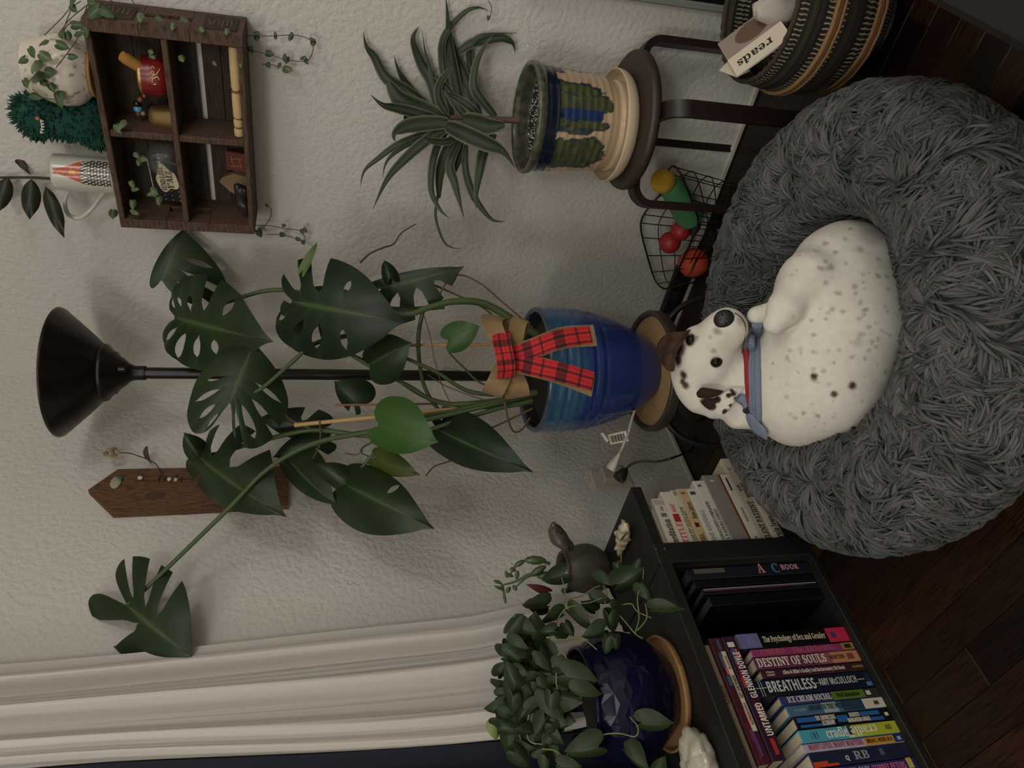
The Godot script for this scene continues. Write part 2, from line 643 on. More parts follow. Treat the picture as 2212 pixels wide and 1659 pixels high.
func blue_pot() -> void:
	var o := BPOT
	var st := thing("plant_stand", "low black metal plant stand with curved legs beneath the tall blue pot", "plant stand", o)
	var b := MB.new()
	var ring := []
	for i in 33: ring.append(o + Vector3(0.125 * cos(TAU * i / 32), 0.212, 0.125 * sin(TAU * i / 32)))
	b.tube(ring, 0.006, 8, false)
	part("ring", b, M.black, st)
	for k in 3:
		var g := deg_to_rad([128.0, 228.0, 330.0][k])
		var d := Vector3(cos(g), 0, sin(g))
		var p := spline([o + d * 0.02 + Vector3(0, 0.206, 0), o + d * 0.11 + Vector3(0, 0.205, 0), o + d * 0.165 + Vector3(0, 0.165, 0), o + d * 0.19 + Vector3(0, 0.09, 0), o + d * 0.185 + Vector3(0, 0.007, 0)], 6)
		b = MB.new()
		b.tube(p, 0.0075, 10)
		part("leg", b, M.black, st)
	var sa := thing("plant_saucer", "tan round cork saucer with a dark rim beneath the tall blue pot", "saucer", o + Vector3(0, 0.218, 0))
	b = MB.new()
	b.lathe([Vector2(0.001, 0.218), Vector2(0.13, 0.218), Vector2(0.138, 0.222), Vector2(0.138, 0.2355), Vector2(0.001, 0.2355)], 64, o)
	part("mat", b, mat(rgb8(140, 112, 76), 0.9), sa)
	b = MB.new()
	b.lathe([Vector2(0.136, 0.2165), Vector2(0.148, 0.2165), Vector2(0.1515, 0.222), Vector2(0.1515, 0.242), Vector2(0.147, 0.247), Vector2(0.141, 0.245), Vector2(0.137, 0.236)], 64, o)
	part("rim", b, mat(rgb8(52, 46, 40), 0.4), sa)
	var t := thing("planter", "tall ribbed blue glazed planter with a plaid bow holding the monstera", "plant pot", o + Vector3(0, 0.236, 0))
	b = MB.new()
	var prof := fine_profile(soft([Vector2(0.001, 0.237), Vector2(0.062, 0.237), Vector2(0.074, 0.243), Vector2(0.1, 0.283), Vector2(0.123, 0.335), Vector2(0.138, 0.385), Vector2(0.146, 0.43), Vector2(0.15, 0.48), Vector2(0.15, 0.52), Vector2(0.152, 0.535), Vector2(0.149, 0.5425), Vector2(0.143, 0.543), Vector2(0.137, 0.536), Vector2(0.135, 0.51), Vector2(0.134, 0.47)], 5), 0.004)
	for i in prof.size():
		var q: Vector2 = prof[i]
		if q.x > 0.13 and i < prof.size() * 0.7:
			for gy in [0.404, 0.43, 0.463, 0.498]:
				q.x -= 0.0032 * exp(-pow((q.y - gy) / 0.0035, 2.0))
				q.x += 0.0022 * exp(-pow((q.y - gy - 0.0085) / 0.005, 2.0))
		prof[i] = q
	b.lathe(prof, 120, o)
	var n := FastNoiseLite.new()
	n.frequency = 10.0; n.fractal_octaves = 4
	paint(b, func(p: Vector3) -> Color:
		var e := n.get_noise_3d(p.x * 1.2, p.y * 0.8, p.z * 1.2) * 0.016
		var k: float = smoothstep(0.444 + e, 0.468 + e, p.y)
		var c := rgb8(40, 58, 116).lerp(rgb8(56, 92, 124), k)
		if p.y > 0.536: c = rgb8(56, 76, 96)
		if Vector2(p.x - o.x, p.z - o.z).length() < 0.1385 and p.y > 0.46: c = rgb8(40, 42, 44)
		return c.lerp(Color(0.2, 0.26, 0.4), 0.25 * clamp(n.get_noise_3d(p.x * 6, p.y * 6, p.z * 6) + 0.2, 0, 1)))
	part("pot", b, painted(0.14, 0.6), t)
	b = MB.new()
	var rows := []
	for i in 8:
		var row := PackedVector3Array()
		for k in 32:
			var g := TAU * k / 32
			row.append(o + Vector3(cos(g) * 0.1365 * i / 7, 0.508 + 0.004 * sin(k * 5.1 + i * 3.3), sin(g) * 0.1365 * i / 7))
		rows.append(row)
	b.grid(rows, false, true)
	part("soil", b, M.soil, t)

func bookcase() -> void:
	var t := thing("bookcase", "low black wooden bookcase along the left wall holding books and plants", "bookcase", Vector3(0.155, 0, 1.4))
	var w: StandardMaterial3D = M.case
	var bx := func(called: String, a: Vector3, c: Vector3, bev := 0.0015) -> void:
		var b := MB.new()
		b.box((a + c) / 2, c - a, Basis.IDENTITY, bev)
		part(called, b, w, t)
	bx.call("top_board", Vector3(0.012, 0.338, 0.906), Vector3(0.308, 0.363, 2.3))
	bx.call("top_board", Vector3(0.012, 0.338, 0.70), Vector3(0.302, 0.363, 0.904))
	bx.call("bottom_board", Vector3(0.012, 0.0, 0.57), Vector3(0.308, 0.015, 2.3))
	bx.call("back_panel", Vector3(0.012, 0.015, 0.70), Vector3(0.018, 0.338, 2.3), 0.0)
	bx.call("divider", Vector3(0.018, 0.015, 0.886), Vector3(0.292, 0.338, 0.906))
	bx.call("side_panel", Vector3(0.018, 0.015, 2.28), Vector3(0.308, 0.338, 2.3))
	bx.call("front_post", Vector3(0.292, 0.015, 0.858), Vector3(0.311, 0.366, 0.907), 0.003)
	for p in [hit(1417, 1184, 0, 0.311), hit(1437, 1183, 0, 0.311)]:
		var b := MB.new()
		b.lathe([Vector2(0.0001, 0.0), Vector2(0.0036, 0.0), Vector2(0.0032, 0.0014), Vector2(0.0012, 0.0014), Vector2(0.0006, 0.0006), Vector2(0.0001, 0.0006)], 14, p, Basis(Vector3.BACK, Vector3.RIGHT, Vector3.UP))
		part("screw", b, mat(rgb8(110, 88, 60), 0.4, 0.7), t)

func drape(z0: Callable, z1: Callable, y0: float, y1: float, fx: Callable, nz: int, ny: int) -> MB:
	var b := MB.new()
	var rows := []
	for i in ny + 1:
		var y: float = lerp(y0, y1, float(i) / ny)
		var row := PackedVector3Array()
		for j in nz + 1:
			var s := float(j) / nz
			row.append(Vector3(fx.call(s, y), y, lerp(float(z0.call(y)), float(z1.call(y)), s)))
		rows.append(row)
	b.grid(rows)
	# the cloth's other face, so that it has thickness
	var back := []
	for r in rows:
		var row := PackedVector3Array()
		for p in r: row.append(p - Vector3(0.0012, 0, 0))
		back.append(row)
	b.grid(back)
	return b

func curtains() -> void:
	var n := FastNoiseLite.new()
	n.frequency = 1.0; n.fractal_octaves = 2
	var b := drape(func(y: float) -> float: return 0.838 + 0.03 * smoothstep(0.6, 1.6, y) - 0.05 * smoothstep(0.75, 0.4, y),
		func(y: float) -> float: return 1.118 - 0.045 * smoothstep(0.7, 1.6, y), 0.368, 2.4,
		func(s: float, y: float) -> float:
			var u := s + 0.03 * sin(y * 2.1 + s * 3.0)
			var a := 0.016 * sin(u * 17.0) + 0.009 * sin(u * 41.0 + 1.0) + 0.014 * pow(absf(sin(u * 9.4 + 0.6)), 3.0) + 0.006 * n.get_noise_2d(u * 14.0, y * 0.8)
			return 0.036 + a * smoothstep(0.0, 0.25, s) * 0.85 + 0.012 * s + 0.02 * smoothstep(0.8, 1.0, s), 150, 24)
	var m := mat(rgb8(206, 200, 192), 0.9)
	m.backlight_enabled = true
	m.backlight = Color(0.3, 0.29, 0.27)
	single("curtain", b, m, "sheer white curtain hanging in loose folds on the left wall behind the pothos", "curtain")
	b = drape(func(y: float) -> float: return 1.124 - 0.045 * smoothstep(0.7, 1.6, y), func(_y: float) -> float: return 1.75, 0.368, 2.4,
		func(s: float, _y: float) -> float: return 0.05 + 0.026 * sin(s * 26.0 + 2.6) + 0.004 * sin(s * 71.0), 90, 6)
	single("curtain", b, mat(rgb8(15, 21, 37), 0.85), "dark navy blackout curtain beside the sheer white one", "curtain")

func dark_right() -> void:
	# a black framed board stands on edge against the right wall, past the stool
	var t := thing("leaning_board", "black framed board standing on edge against the right wall past the stool", "board", Vector3(1.42, 0, 0.02))
	var b := MB.new()
	b.box(Vector3(1.44, 0.32, 0.026), Vector3(0.60, 0.64, 0.02), Basis.IDENTITY, 0.002)
	part("panel", b, mat(rgb8(12, 12, 13), 0.35), t)
	b = MB.new()
	b.box(Vector3(1.13, 0.32, 0.023), Vector3(0.016, 0.645, 0.03), Basis.IDENTITY, 0.003)
	part("frame_edge", b, mat(rgb8(120, 124, 116), 0.5), t)
	b = MB.new()
	b.box(Vector3(1.44, 0.647, 0.023), Vector3(0.636, 0.012, 0.03), Basis.IDENTITY, 0.003)
	part("frame_edge", b, M.black, t)
	var k := thing("bench", "dark low wooden bench at the right edge beyond the dog bed", "bench", Vector3(1.55, 0, 0.8))
	b = MB.new()
	b.box(Vector3(1.6, 0.35, 0.86), Vector3(0.46, 0.06, 0.72), Basis.IDENTITY, 0.008)
	part("seat", b, M.dark_wood, k)
	for p in [Vector3(1.42, 0.16, 0.55), Vector3(1.42, 0.16, 1.16), Vector3(1.78, 0.16, 0.55), Vector3(1.78, 0.16, 1.16)]:
		b = MB.new()
		b.box(p, Vector3(0.045, 0.32, 0.045), Basis.IDENTITY, 0.004)
		part("leg", b, M.dark_wood, k)

const BASK := Vector3(1.205, 0.0, 0.285)

func belly_basket() -> void:
	var o := BASK
	var t := thing("woven_basket", "round woven black and cream basket with tan bands holding magazines", "basket", o)
	var im := Image.create(1024, 256, false, Image.FORMAT_RGB8)
	im.fill(rgb8(24, 20, 16))
	var cream := rgb8(166, 154, 126)
	var olive := rgb8(66, 56, 36)
	for y in 256:
		for x in 1024:
			var band := y % 48
			var c := rgb8(24, 20, 16)
			if band < 8:
				if (x + y * 2) % 10 < 6: c = olive
			elif band < 38:
				var w := x % 20
				if absf(w - 9.0 - 1.5 * sin(y * 0.6 + x * 0.05)) < 3.4 and band > 11 and band < 35: c = cream.darkened(0.25 * fposmod(sin(x * 12.9) * 43.7, 1.0))
			im.set_pixel(x, y, c)
	var m := mat(Color.WHITE, 0.8)
	m.albedo_texture = ImageTexture.create_from_image(im)
	m.uv1_scale = Vector3(2.0, 1.6, 1)
	var b := MB.new()
	var prof := fine_profile(soft([Vector2(0.075, 0.002), Vector2(0.105, 0.03), Vector2(0.135, 0.075), Vector2(0.147, 0.12), Vector2(0.146, 0.17), Vector2(0.138, 0.225), Vector2(0.134, 0.235), Vector2(0.13, 0.225), Vector2(0.137, 0.17), Vector2(0.137, 0.12), Vector2(0.1, 0.035), Vector2(0.001, 0.012)], 5), 0.004)
	for i in prof.size():
		prof[i] = prof[i] + Vector2(0.0012 * sin(prof[i].y * 1100.0), 0)
	b.lathe(prof, 96, o)
	part("weave", b, m, t)
	b = MB.new()
	b.lathe([Vector2(0.001, 0.0), Vector2(0.09, 0.0), Vector2(0.098, 0.02), Vector2(0.001, 0.012)], 48, o)
	part("base", b, M.black, t)
	for q in [[0.152, 0.172, 0.147], [0.06, 0.08, 0.133]]:
		for s in 3:
			var ya: float = lerp(q[0], q[1], s / 3.0)
			var yb: float = lerp(q[0], q[1], (s + 1) / 3.0)
			var ring := []
			for i in 65: ring.append(o + Vector3((q[2] + 0.0025) * cos(TAU * i / 64), (ya + yb) / 2 + 0.0006 * sin(i * 2.0), (q[2] + 0.0025) * sin(TAU * i / 64)))
			b = MB.new()
			b.tube(ring, 0.0042, 8, false)
			part("band", b, mat(rgb8(104, 66, 36) if s == 1 else rgb8(140, 110, 72), 0.85), t)
	var rim := []
	for i in 97: rim.append(o + Vector3(0.134 * cos(TAU * i / 96), 0.236 + 0.002 * sin(i * 3.0), 0.134 * sin(TAU * i / 96)))
	b = MB.new()
	b.tube(rim, rads(0.005, 0.005, 97), 8, false)
	part("rim", b, mat(rgb8(58, 48, 32), 0.85), t)
	# magazines standing in the basket
	var pa := at(1550, 93, 1.50)
	var pb := at(1662, 8, 1.44)
	var pd := at(1592, 162, 1.44)
	var mag := thing("magazine", "pale magazine with large dark lettering sticking out of the woven basket", "magazine", (pa + pd) / 2)
	var ex := (pb - pa)
	var ey := (pd - pa)
	var nn := ex.cross(ey).normalized()
	if nn.dot(EYE - pa) < 0: nn = -nn
	var bb := MB.new()
	var pc := pb + ey
	slab4(bb, [pa, pb, pc, pd], -nn * 0.004)
	part("pages", bb, M.paper, mag)
	bb = MB.new()
	slab4(bb, [pa + nn * 0.0004, pb + nn * 0.0004, pb + ey * 0.52 + nn * 0.0004, pa + ey * 0.52 + nn * 0.0004], -nn * 0.0003)
	part("printed_cover", bb, mat(rgb8(150, 136, 128), 0.5), mag)
	bb = MB.new()
	var oval := []
	for i in 24:
		oval.append(pa + ex * (0.56 + 0.3 * cos(TAU * i / 24)) + ey * (0.25 + 0.22 * sin(TAU * i / 24)) + nn * 0.0008)
	bb.face(oval)
	part("printed_oval", bb, mat(rgb8(104, 82, 66), 0.5), mag)
	words(mag, "reads", pa + ex * 0.42 + ey * 0.78 + nn * 0.0008, -ex.normalized(), nn.cross(-ex.normalized()), 0.026, mat(rgb8(40, 36, 34), 0.6), true)
	var q := thing("paper_sheet", "white folded sheet tucked behind the magazine in the woven basket", "paper", at(1572, 140, 1.47))
	bb = MB.new()
	slab4(bb, [at(1553, 150, 1.47), at(1580, 122, 1.49), at(1620, 150, 1.46), at(1590, 164, 1.455)], -nn * 0.002)
	part("sheet", bb, M.paper, q)
	var cr := thing("paper_bag", "crumpled white tissue paper in the woven basket beside the magazine", "paper", at(1675, 25, 1.42))
	bb = MB.new()
	bb.ball(at(1676, 20, 1.42), Vector3(0.03, 0.045, 0.025), 14, 9)
	for i in bb.v.size():
		bb.v[i] += Vector3(sin(bb.v[i].y * 300.0), sin(bb.v[i].z * 260.0 + 1.0), sin(bb.v[i].x * 280.0)) * 0.0035
	part("tissue", bb, mat(rgb8(190, 182, 170), 0.9), cr)

func slab4(b: MB, q: Array, back: Vector3) -> void:
	b.face(q)
	var r := [q[0] + back, q[1] + back, q[2] + back, q[3] + back]
	b.face([r[3], r[2], r[1], r[0]])
	for i in 4:
		var j := (i + 1) % 4
		b.face([q[i], r[i], r[j], q[j]])

# lettering laid on a surface: ax runs along the line, ay is the tops of the letters
func words(parent: Node3D, text: String, ctr: Vector3, ax: Vector3, ay: Vector3, size: float, m: Material, serif := false, stretch := 1.0, bold := true, mono := false) -> MeshInstance3D:
	var f := SystemFont.new()
	f.font_names = PackedStringArray(["Droid Serif" if serif else ("Droid Sans Mono" if mono else "Droid Sans")])
	f.font_weight = 700 if bold else 400
	var tm := TextMesh.new()
	tm.text = text
	tm.font = f
	tm.font_size = 32
	tm.pixel_size = size / 32.0
	tm.depth = 0.0004
	tm.curve_step = 1.5
	var o := MeshInstance3D.new()
	o.mesh = tm
	o.material_override = m
	o.name = "lettering"
	var az := ax.cross(ay).normalized()
	o.transform = Transform3D(Basis(ax.normalized() * stretch, ay.normalized(), az), ctr - (parent.position if not (parent is MeshInstance3D) else Vector3.ZERO))
	parent.add_child(o, true)
	return o

func wire_basket() -> void:
	var rim := [hit(1425, 420, 2, 0.03), hit(1395, 455, 2, 0.03), hit(1384, 488, 2, 0.03), hit(1398, 550, 2, 0.035), hit(1416, 604, 2, 0.05), hit(1438, 622, 2, 0.085), hit(1456, 600, 2, 0.115), hit(1472, 565, 2, 0.14), hit(1492, 522, 2, 0.155), hit(1508, 482, 2, 0.155), hit(1500, 446, 2, 0.15), hit(1463, 362, 2, 0.125), hit(1440, 372, 2, 0.06)]
	var ctr := Vector3(0.58, 0.006, 0.09)
	var t := thing("wire_basket", "rusty wire basket of dog toys on the floor behind the bentwood stool", "basket", ctr - Vector3(0, 0.006, 0))
	var loop := rim.duplicate()
	loop.append(rim[0])
	var fine := spline(loop, 5)
	var b := MB.new()
	b.tube(fine, 0.0026, 6, false)
	part("rim", b, M.wire, t)
	for lv in [0.25, 0.5, 0.75, 0.97]:
		var ring := []
		for p in fine:
			var foot := Vector3(lerp(ctr.x, p.x, 0.82), 0.004, lerp(ctr.z, clamp(p.z, 0.03, 0.2), 0.8))
			ring.append(p.lerp(foot, lv))
		b = MB.new()
		b.tube(ring, 0.0014, 5, false)
		part("wire", b, M.wire, t)
	for i in range(0, fine.size() - 1, 3):
		var p: Vector3 = fine[i]
		var foot := Vector3(lerp(ctr.x, p.x, 0.82), 0.004, lerp(ctr.z, clamp(p.z, 0.03, 0.2), 0.8))
		b = MB.new()
		b.tube([p, foot, ctr], 0.0014, 5)
		part("wire", b, M.wire, t)
	var toy := func(called: String, m: Material, label: String, f: Callable) -> void:
		var k := MB.new()
		f.call(k)
		single(called, k, m, label, "dog toy", "dog toys in the wire basket")
	toy.call("toy_ball", mat(rgb8(196, 158, 52), 0.95), "fuzzy yellow ball topping the heap in the wire basket", func(k: MB) -> void: k.ball(hit(1432, 389, 2, 0.075), Vector3.ONE * 0.031))
	toy.call("toy_tube", mat(rgb8(62, 122, 74), 0.7), "green cylindrical toy lying under the yellow ball", func(k: MB) -> void:
		k.tube([hit(1448, 398, 2, 0.075), hit(1451, 401, 2, 0.075), hit(1492, 470, 2, 0.08), hit(1496, 476, 2, 0.08)], [0.02, 0.031, 0.037, 0.026], 24))
	toy.call("rubber_toy", mat(rgb8(150, 34, 36), 0.5), "red rubber two-lobed chew toy in the wire basket", func(k: MB) -> void:
		k.ball(hit(1447, 522, 2, 0.085), Vector3.ONE * 0.029)
		k.ball(hit(1470, 497, 2, 0.085), Vector3.ONE * 0.026))
	toy.call("toy_ball", mat(rgb8(176, 62, 34), 0.7), "orange faceted ball with a dark slot at the basket front", func(k: MB) -> void:
		k.ball(hit(1498, 566, 2, 0.11), Vector3.ONE * 0.042, 9, 6))
	toy.call("plush_toy", mat(rgb8(72, 48, 66), 0.9), "purple toy half buried between the red toy and the green one", func(k: MB) -> void: k.ball(hit(1497, 487, 2, 0.06), Vector3(0.026, 0.02, 0.02)))
	var sl := MB.new()
	var c := hit(1498, 566, 2, 0.11)
	var df := (c - EYE).dot(C_FWD) - 0.0415
	sl.tube([at(1489, 592, df + 0.006), at(1497, 574, df + 0.001), at(1504, 560, df), at(1516, 538, df + 0.006)], [0.001, 0.003, 0.003, 0.001], 8)
	var ball: Node3D = get_node("toy_ball_001")
	part("slot", sl, M.black, ball)
# ------------------------------------------------------------------ leaves
const HEART := [Vector2(0.03, 0.0), Vector2(-0.1, 0.16), Vector2(-0.19, 0.46), Vector2(-0.13, 0.8), Vector2(0.08, 0.99), Vector2(0.34, 0.98), Vector2(0.6, 0.76), Vector2(0.82, 0.4), Vector2(0.94, 0.12), Vector2(1.02, 0.0)]

const DEEP := [Vector2(0.06, 0.0), Vector2(-0.16, 0.1), Vector2(-0.44, 0.28), Vector2(-0.52, 0.6), Vector2(-0.3, 0.9), Vector2(0.02, 1.0), Vector2(0.32, 1.0), Vector2(0.62, 0.74), Vector2(0.85, 0.36), Vector2(1.02, 0.0)]

func along(p: Array, q: float) -> Vector2:
	var f: float = clamp(q, 0.0, 1.0) * (p.size() - 1)
	var i: int = min(int(f), p.size() - 2)
	return p[i].cubic_interpolate(p[i + 1], p[max(i - 1, 0)], p[min(i + 2, p.size() - 1)], f - i)

func gap(s, t: float) -> float:
	# half width of a slit or hole at distance t from the midrib
	if s == null: return 0.0
	if t < s[2]: return 0.0
	if s[3] >= 1.0: return s[1] * sqrt(min(1.0, (t - s[2]) / 0.12)) * (0.65 + 0.5 * t)
	var u: float = (t - s[2]) / (s[3] - s[2]) * 2.0 - 1.0
	return s[1] * sqrt(max(0.0, 1.0 - u * u)) if t < s[3] else 0.0

# a broad leaf from its stalk to its tip; wl and wr are the widths on either hand, slits [where along the margin, half width, from, to]
func broad_leaf(b: MB, base: Vector3, tip: Vector3, nrm: Vector3, wl: float, wr: float, sl: Array, sr: Array, dark: Color, light: Color, arch := 0.06, droop := 0.25, twist := 0.0, shape := HEART) -> void:
	var L := base.distance_to(tip)
	var ax := (tip - base) / L
	nrm = (nrm - ax * nrm.dot(ax)).normalized()
	var lat := ax.cross(nrm)
	var nt := 14
	for side in 2:
		var w: float = wl if side == 0 else wr
		var sg := -1.0 if side == 0 else 1.0
		var slits: Array = sl if side == 0 else sr
		var edges := [null]
		edges.append_array(slits)
		edges.append(null)
		for e in edges.size() - 1:
			var qa: float = 0.0 if e == 0 else edges[e][0]
			var qb: float = 1.0 if e == edges.size() - 2 else edges[e + 1][0]
			var nq: int = max(4, int((qb - qa) * 34))
			var rows := []
			var cols := []
			for i in nt + 1:
				var t := float(i) / nt
				var lo := qa + gap(edges[e], t)
				var hi := qb - gap(edges[e + 1], t)
				if lo > hi:
					lo = (lo + hi) / 2; hi = lo
				var row := PackedVector3Array()
				var cr := []
				for j in nq + 1:
					var q: float = lerp(lo, hi, float(j) / nq)
					var mg := along(shape, q)
					var o := 0.93 * pow(q, 1.5)
					var a: float = lerp(o, mg.x, t)
					var v: float = mg.y * w * t
					var lb := sin(PI * clamp((q - qa) / max(0.001, qb - qa), 0, 1))
					var h: float = arch * L * 4.0 * a * (1.0 - a) - droop * v * v / max(0.02, w) - 0.02 * L * (1.0 - lb) * t + twist * v * (a - 0.3) * sg + 0.012 * L * sin(q * 19.0 + side * 2.0) * t * t
					row.append(base + ax * (a * L) + lat * (v * sg) + nrm * h)
					cr.append(light.lerp(dark, clamp(t * 12.0, 0.0, 1.0) * (0.88 + 0.12 * lb)))
				rows.append(row)
				cols.append(cr)
			b.grid(rows, false, false, cols)

# strap leaf along points of the view; widths in pixels
func strap(b: MB, pts: Array, w0: float, fold: float, dark: Color, pale: Color, blunt := false) -> void:
	var p := spline(pts, 6)
	var n := p.size()
	var rows := []
	var cols := []
	for i in n:
		var s := float(i) / (n - 1)
		var tg: Vector3 = (p[min(i + 1, n - 1)] - p[max(i - 1, 0)]).normalized()
		var nn: Vector3 = (EYE - p[i]).normalized() + Vector3(0.25 * sin(s * 3.0 + w0 * 90.0), 0.5, 0.25 * cos(s * 4.0 + w0 * 70.0))
		nn = (nn - tg * nn.dot(tg)).normalized()
		var lat := tg.cross(nn)
		var w: float = w0 * (0.5 + 1.0 * sin(PI * pow(s, 0.75) * 0.86 + 0.25)) / 1.5
		w *= 1.0 - pow(s, 6.0 if blunt else 3.2) * (0.4 if blunt else 1.0)
		w = max(w, 0.0006)
		var row := PackedVector3Array()
		for k in 7:
			var u := k / 3.0 - 1.0
			row.append(p[i] + lat * (u * w) + nn * (absf(u) * fold * w))
		rows.append(row)
		cols.append([lin(pale), lin(dark), lin(dark.lightened(0.05)), lin(dark.lightened(0.12)), lin(dark.lightened(0.05)), lin(dark), lin(pale)])
	b.grid(rows, false, false, cols)

func heart_mesh(seed_: int, dark: Color, light: Color) -> ArrayMesh:
	var b := MB.new()
	broad_leaf(b, Vector3.ZERO, Vector3(1, 0, 0), Vector3(0, 0, 1), 0.4, 0.4, [], [], lin(dark), lin(light), 0.05 + 0.03 * seed_, 0.5 + 0.25 * seed_, 0.12 * seed_)
	return b.mesh()

# frame of a leaf seen at pixel x, y: length along the picture direction ang (0 right, 90 down), turned from the viewer by the tilts
func leaf_frame(x: float, y: float, d: float, len_px: float, ang: float, ta := 0.0, tb := 0.0) -> Transform3D:
	var pr := -C_UP
	var pd := -C_RIGHT
	var g := deg_to_rad(ang)
	var a := pr * cos(g) + pd * sin(g)
	var n := -C_FWD
	var l := n.cross(a).normalized()
	var bs := Basis(a, l, n).rotated(l, ta).rotated(a, tb)
	var s := len_px * d / FOCAL
	var o := at(x, y, d) - bs.x * s * 0.42
	return Transform3D(Basis(bs.x * s, bs.y * s, bs.z * s), o)

func pxl(list: Array, d0: float, d1: float, ox := 0.0, oy := 0.0, sc := 1.0) -> Array:
	var out := []
	for i in list.size():
		var d: float = lerp(d0, d1, float(i) / (list.size() - 1))
		var x: float = ox + list[i][0] / sc
		var y: float = oy + list[i][1] / sc
		var p := at(x, y, d)
		if p.z < 0.016: p = hit(x, y, 2, 0.016)
		if p.x < 0.012: p = hit(x, y, 0, 0.012)
		out.append(p)
	return out

func vine(called: String, parent: Node3D, list: Array, d0: float, d1: float, r0: float, r1: float, m: Material, ox := 0.0, oy := 0.0, sc := 1.0) -> void:
	var p := spline(pxl(list, d0, d1, ox, oy, sc), 6)
	var b := MB.new()
	b.tube(p, rads(r0, r1, p.size()), 7)
	part(called, b, m, parent)

func plants() -> void:
	monstera()
	dracaena()
	pothos()
	bow()

func monstera() -> void:
	var t := thing("monstera", "tall split-leaf monstera climbing out of the blue glazed planter", "plant", BPOT + Vector3(0, 0.508, 0))
	var dk := lin(rgb8(31, 47, 23))
	var lt := lin(rgb8(66, 86, 48))
	var dk2 := lin(rgb8(23, 39, 26))
	var px := func(n: float, d: float) -> float: return n * d / FOCAL
	var lf := func(bx: float, by: float, bd: float, tx: float, ty: float, td: float, wl: float, wr: float, tilt: Vector3, sl: Array, sr: Array, arch := 0.06, droop := 0.3, twist := 0.0, c = null, shp = HEART) -> void:
		var b := MB.new()
		var base := at(bx, by, bd)
		var tip := at(tx, ty, td)
		var n := (EYE - (base + tip) / 2).normalized() + tilt
		broad_leaf(b, base, tip, n, px.call(wl, bd), px.call(wr, bd), sl, sr, c if c != null else dk, lt, arch, droop, twist, shp)
		for i in b.v.size(): b.v[i] = b.v[i].max(Vector3(0.009, 0.0, 0.009))
		part("leaf", b, M.leaf, t)
	# beside the crate, ending against its end board
	lf.call(348, 604, 1.80, 396, 492, 1.80, 24, 128, Vector3(0.1, 0.1, 0), [], [[0.34, 0.03, 0.3, 1.0], [0.5, 0.03, 0.28, 1.0], [0.66, 0.025, 0.3, 0.8]], 0.03, 0.2)
	lf.call(378, 684, 1.74, 584, 735, 1.64, 104, 100, Vector3(0, 0.35, 0), [[0.2, 0.022, 0.5, 0.85], [0.3, 0.02, 0.4, 0.7], [0.4, 0.022, 0.28, 0.55], [0.52, 0.028, 0.32, 1.0], [0.66, 0.02, 0.4, 0.8]], [[0.28, 0.024, 0.35, 0.8], [0.4, 0.028, 0.3, 0.9], [0.52, 0.024, 0.28, 0.7], [0.64, 0.022, 0.3, 0.6]])
	lf.call(497, 868, 1.60, 548, 742, 1.66, 88, 112, Vector3(0, 0.2, 0.1), [[0.26, 0.022, 0.5, 0.8], [0.38, 0.022, 0.45, 0.75], [0.5, 0.022, 0.4, 0.8], [0.62, 0.02, 0.35, 0.7]], [[0.16, 0.022, 0.4, 0.75], [0.27, 0.026, 0.35, 1.0], [0.38, 0.03, 0.32, 0.85], [0.5, 0.024, 0.4, 1.0], [0.64, 0.02, 0.35, 0.8]], 0.05, 0.35, 0.0, null, DEEP)
	lf.call(631, 649, 1.60, 872, 694, 1.56, 106, 116, Vector3(0, 0.25, 0), [[0.3, 0.05, 0.34, 1.0], [0.46, 0.035, 0.3, 1.0], [0.62, 0.014, 0.4, 0.7]], [[0.22, 0.028, 0.4, 0.85], [0.38, 0.026, 0.35, 0.7], [0.5, 0.028, 0.35, 0.75], [0.64, 0.016, 0.4, 0.8]], 0.08, 0.5, 0.0, dk2)
	lf.call(822, 622, 1.66, 1000, 574, 1.66, 22, 84, Vector3(0.2, -0.1, 0.2), [], [[0.24, 0.02, 0.4, 1.0], [0.4, 0.042, 0.25, 1.0], [0.58, 0.042, 0.25, 1.0], [0.74, 0.03, 0.3, 1.0]], 0.02, 0.2)
	lf.call(800, 785, 1.66, 888, 738, 1.62, 54, 52, Vector3(0.2, 0.3, 0), [], [], 0.06, 0.6)
	lf.call(818, 917, 1.56, 944, 953, 1.52, 70, 52, Vector3(-0.1, 0.2, 0), [], [], 0.06, 0.5, 0.0, lin(rgb8(50, 84, 34)))
	lf.call(970, 733, 1.56, 1036, 702, 1.55, 34, 32, Vector3(0, 0.2, 0), [], [], 0.05, 0.4, 0.0, lin(rgb8(48, 76, 34)))
	lf.call(430, 985, 1.70, 612, 1112, 1.60, 104, 62, Vector3(-0.1, 0.1, 0.1), [[0.2, 0.03, 0.3, 1.0], [0.36, 0.05, 0.25, 1.0], [0.56, 0.05, 0.25, 1.0]], [[0.4, 0.012, 0.5, 1.0]], 0.1, 0.6)
	lf.call(430, 985, 1.70, 398, 932, 1.68, 22, 26, Vector3(0.4, 0.2, 0), [], [], 0.1, 1.0)
	lf.call(622, 990, 1.72, 724, 1090, 1.64, 52, 34, Vector3(0, 0.4, 0), [], [], 0.06, 0.5)
	lf.call(748, 1045, 1.64, 934, 1138, 1.55, 60, 76, Vector3(0.15, 0.25, 0), [[0.62, 0.014, 0.45, 0.9]], [], 0.1, 0.6, 0.1)
	lf.call(752, 1040, 1.65, 684, 1000, 1.66, 26, 30, Vector3(0.2, 0.3, 0), [], [], 0.1, 0.8)
	lf.call(945, 925, 1.72, 1146, 1016, 1.60, 58, 52, Vector3(0, 0.3, 0), [[0.3, 0.03, 0.5, 1.0]], [[0.3, 0.02, 0.6, 1.0]], 0.08, 0.5, 0.1, dk2)
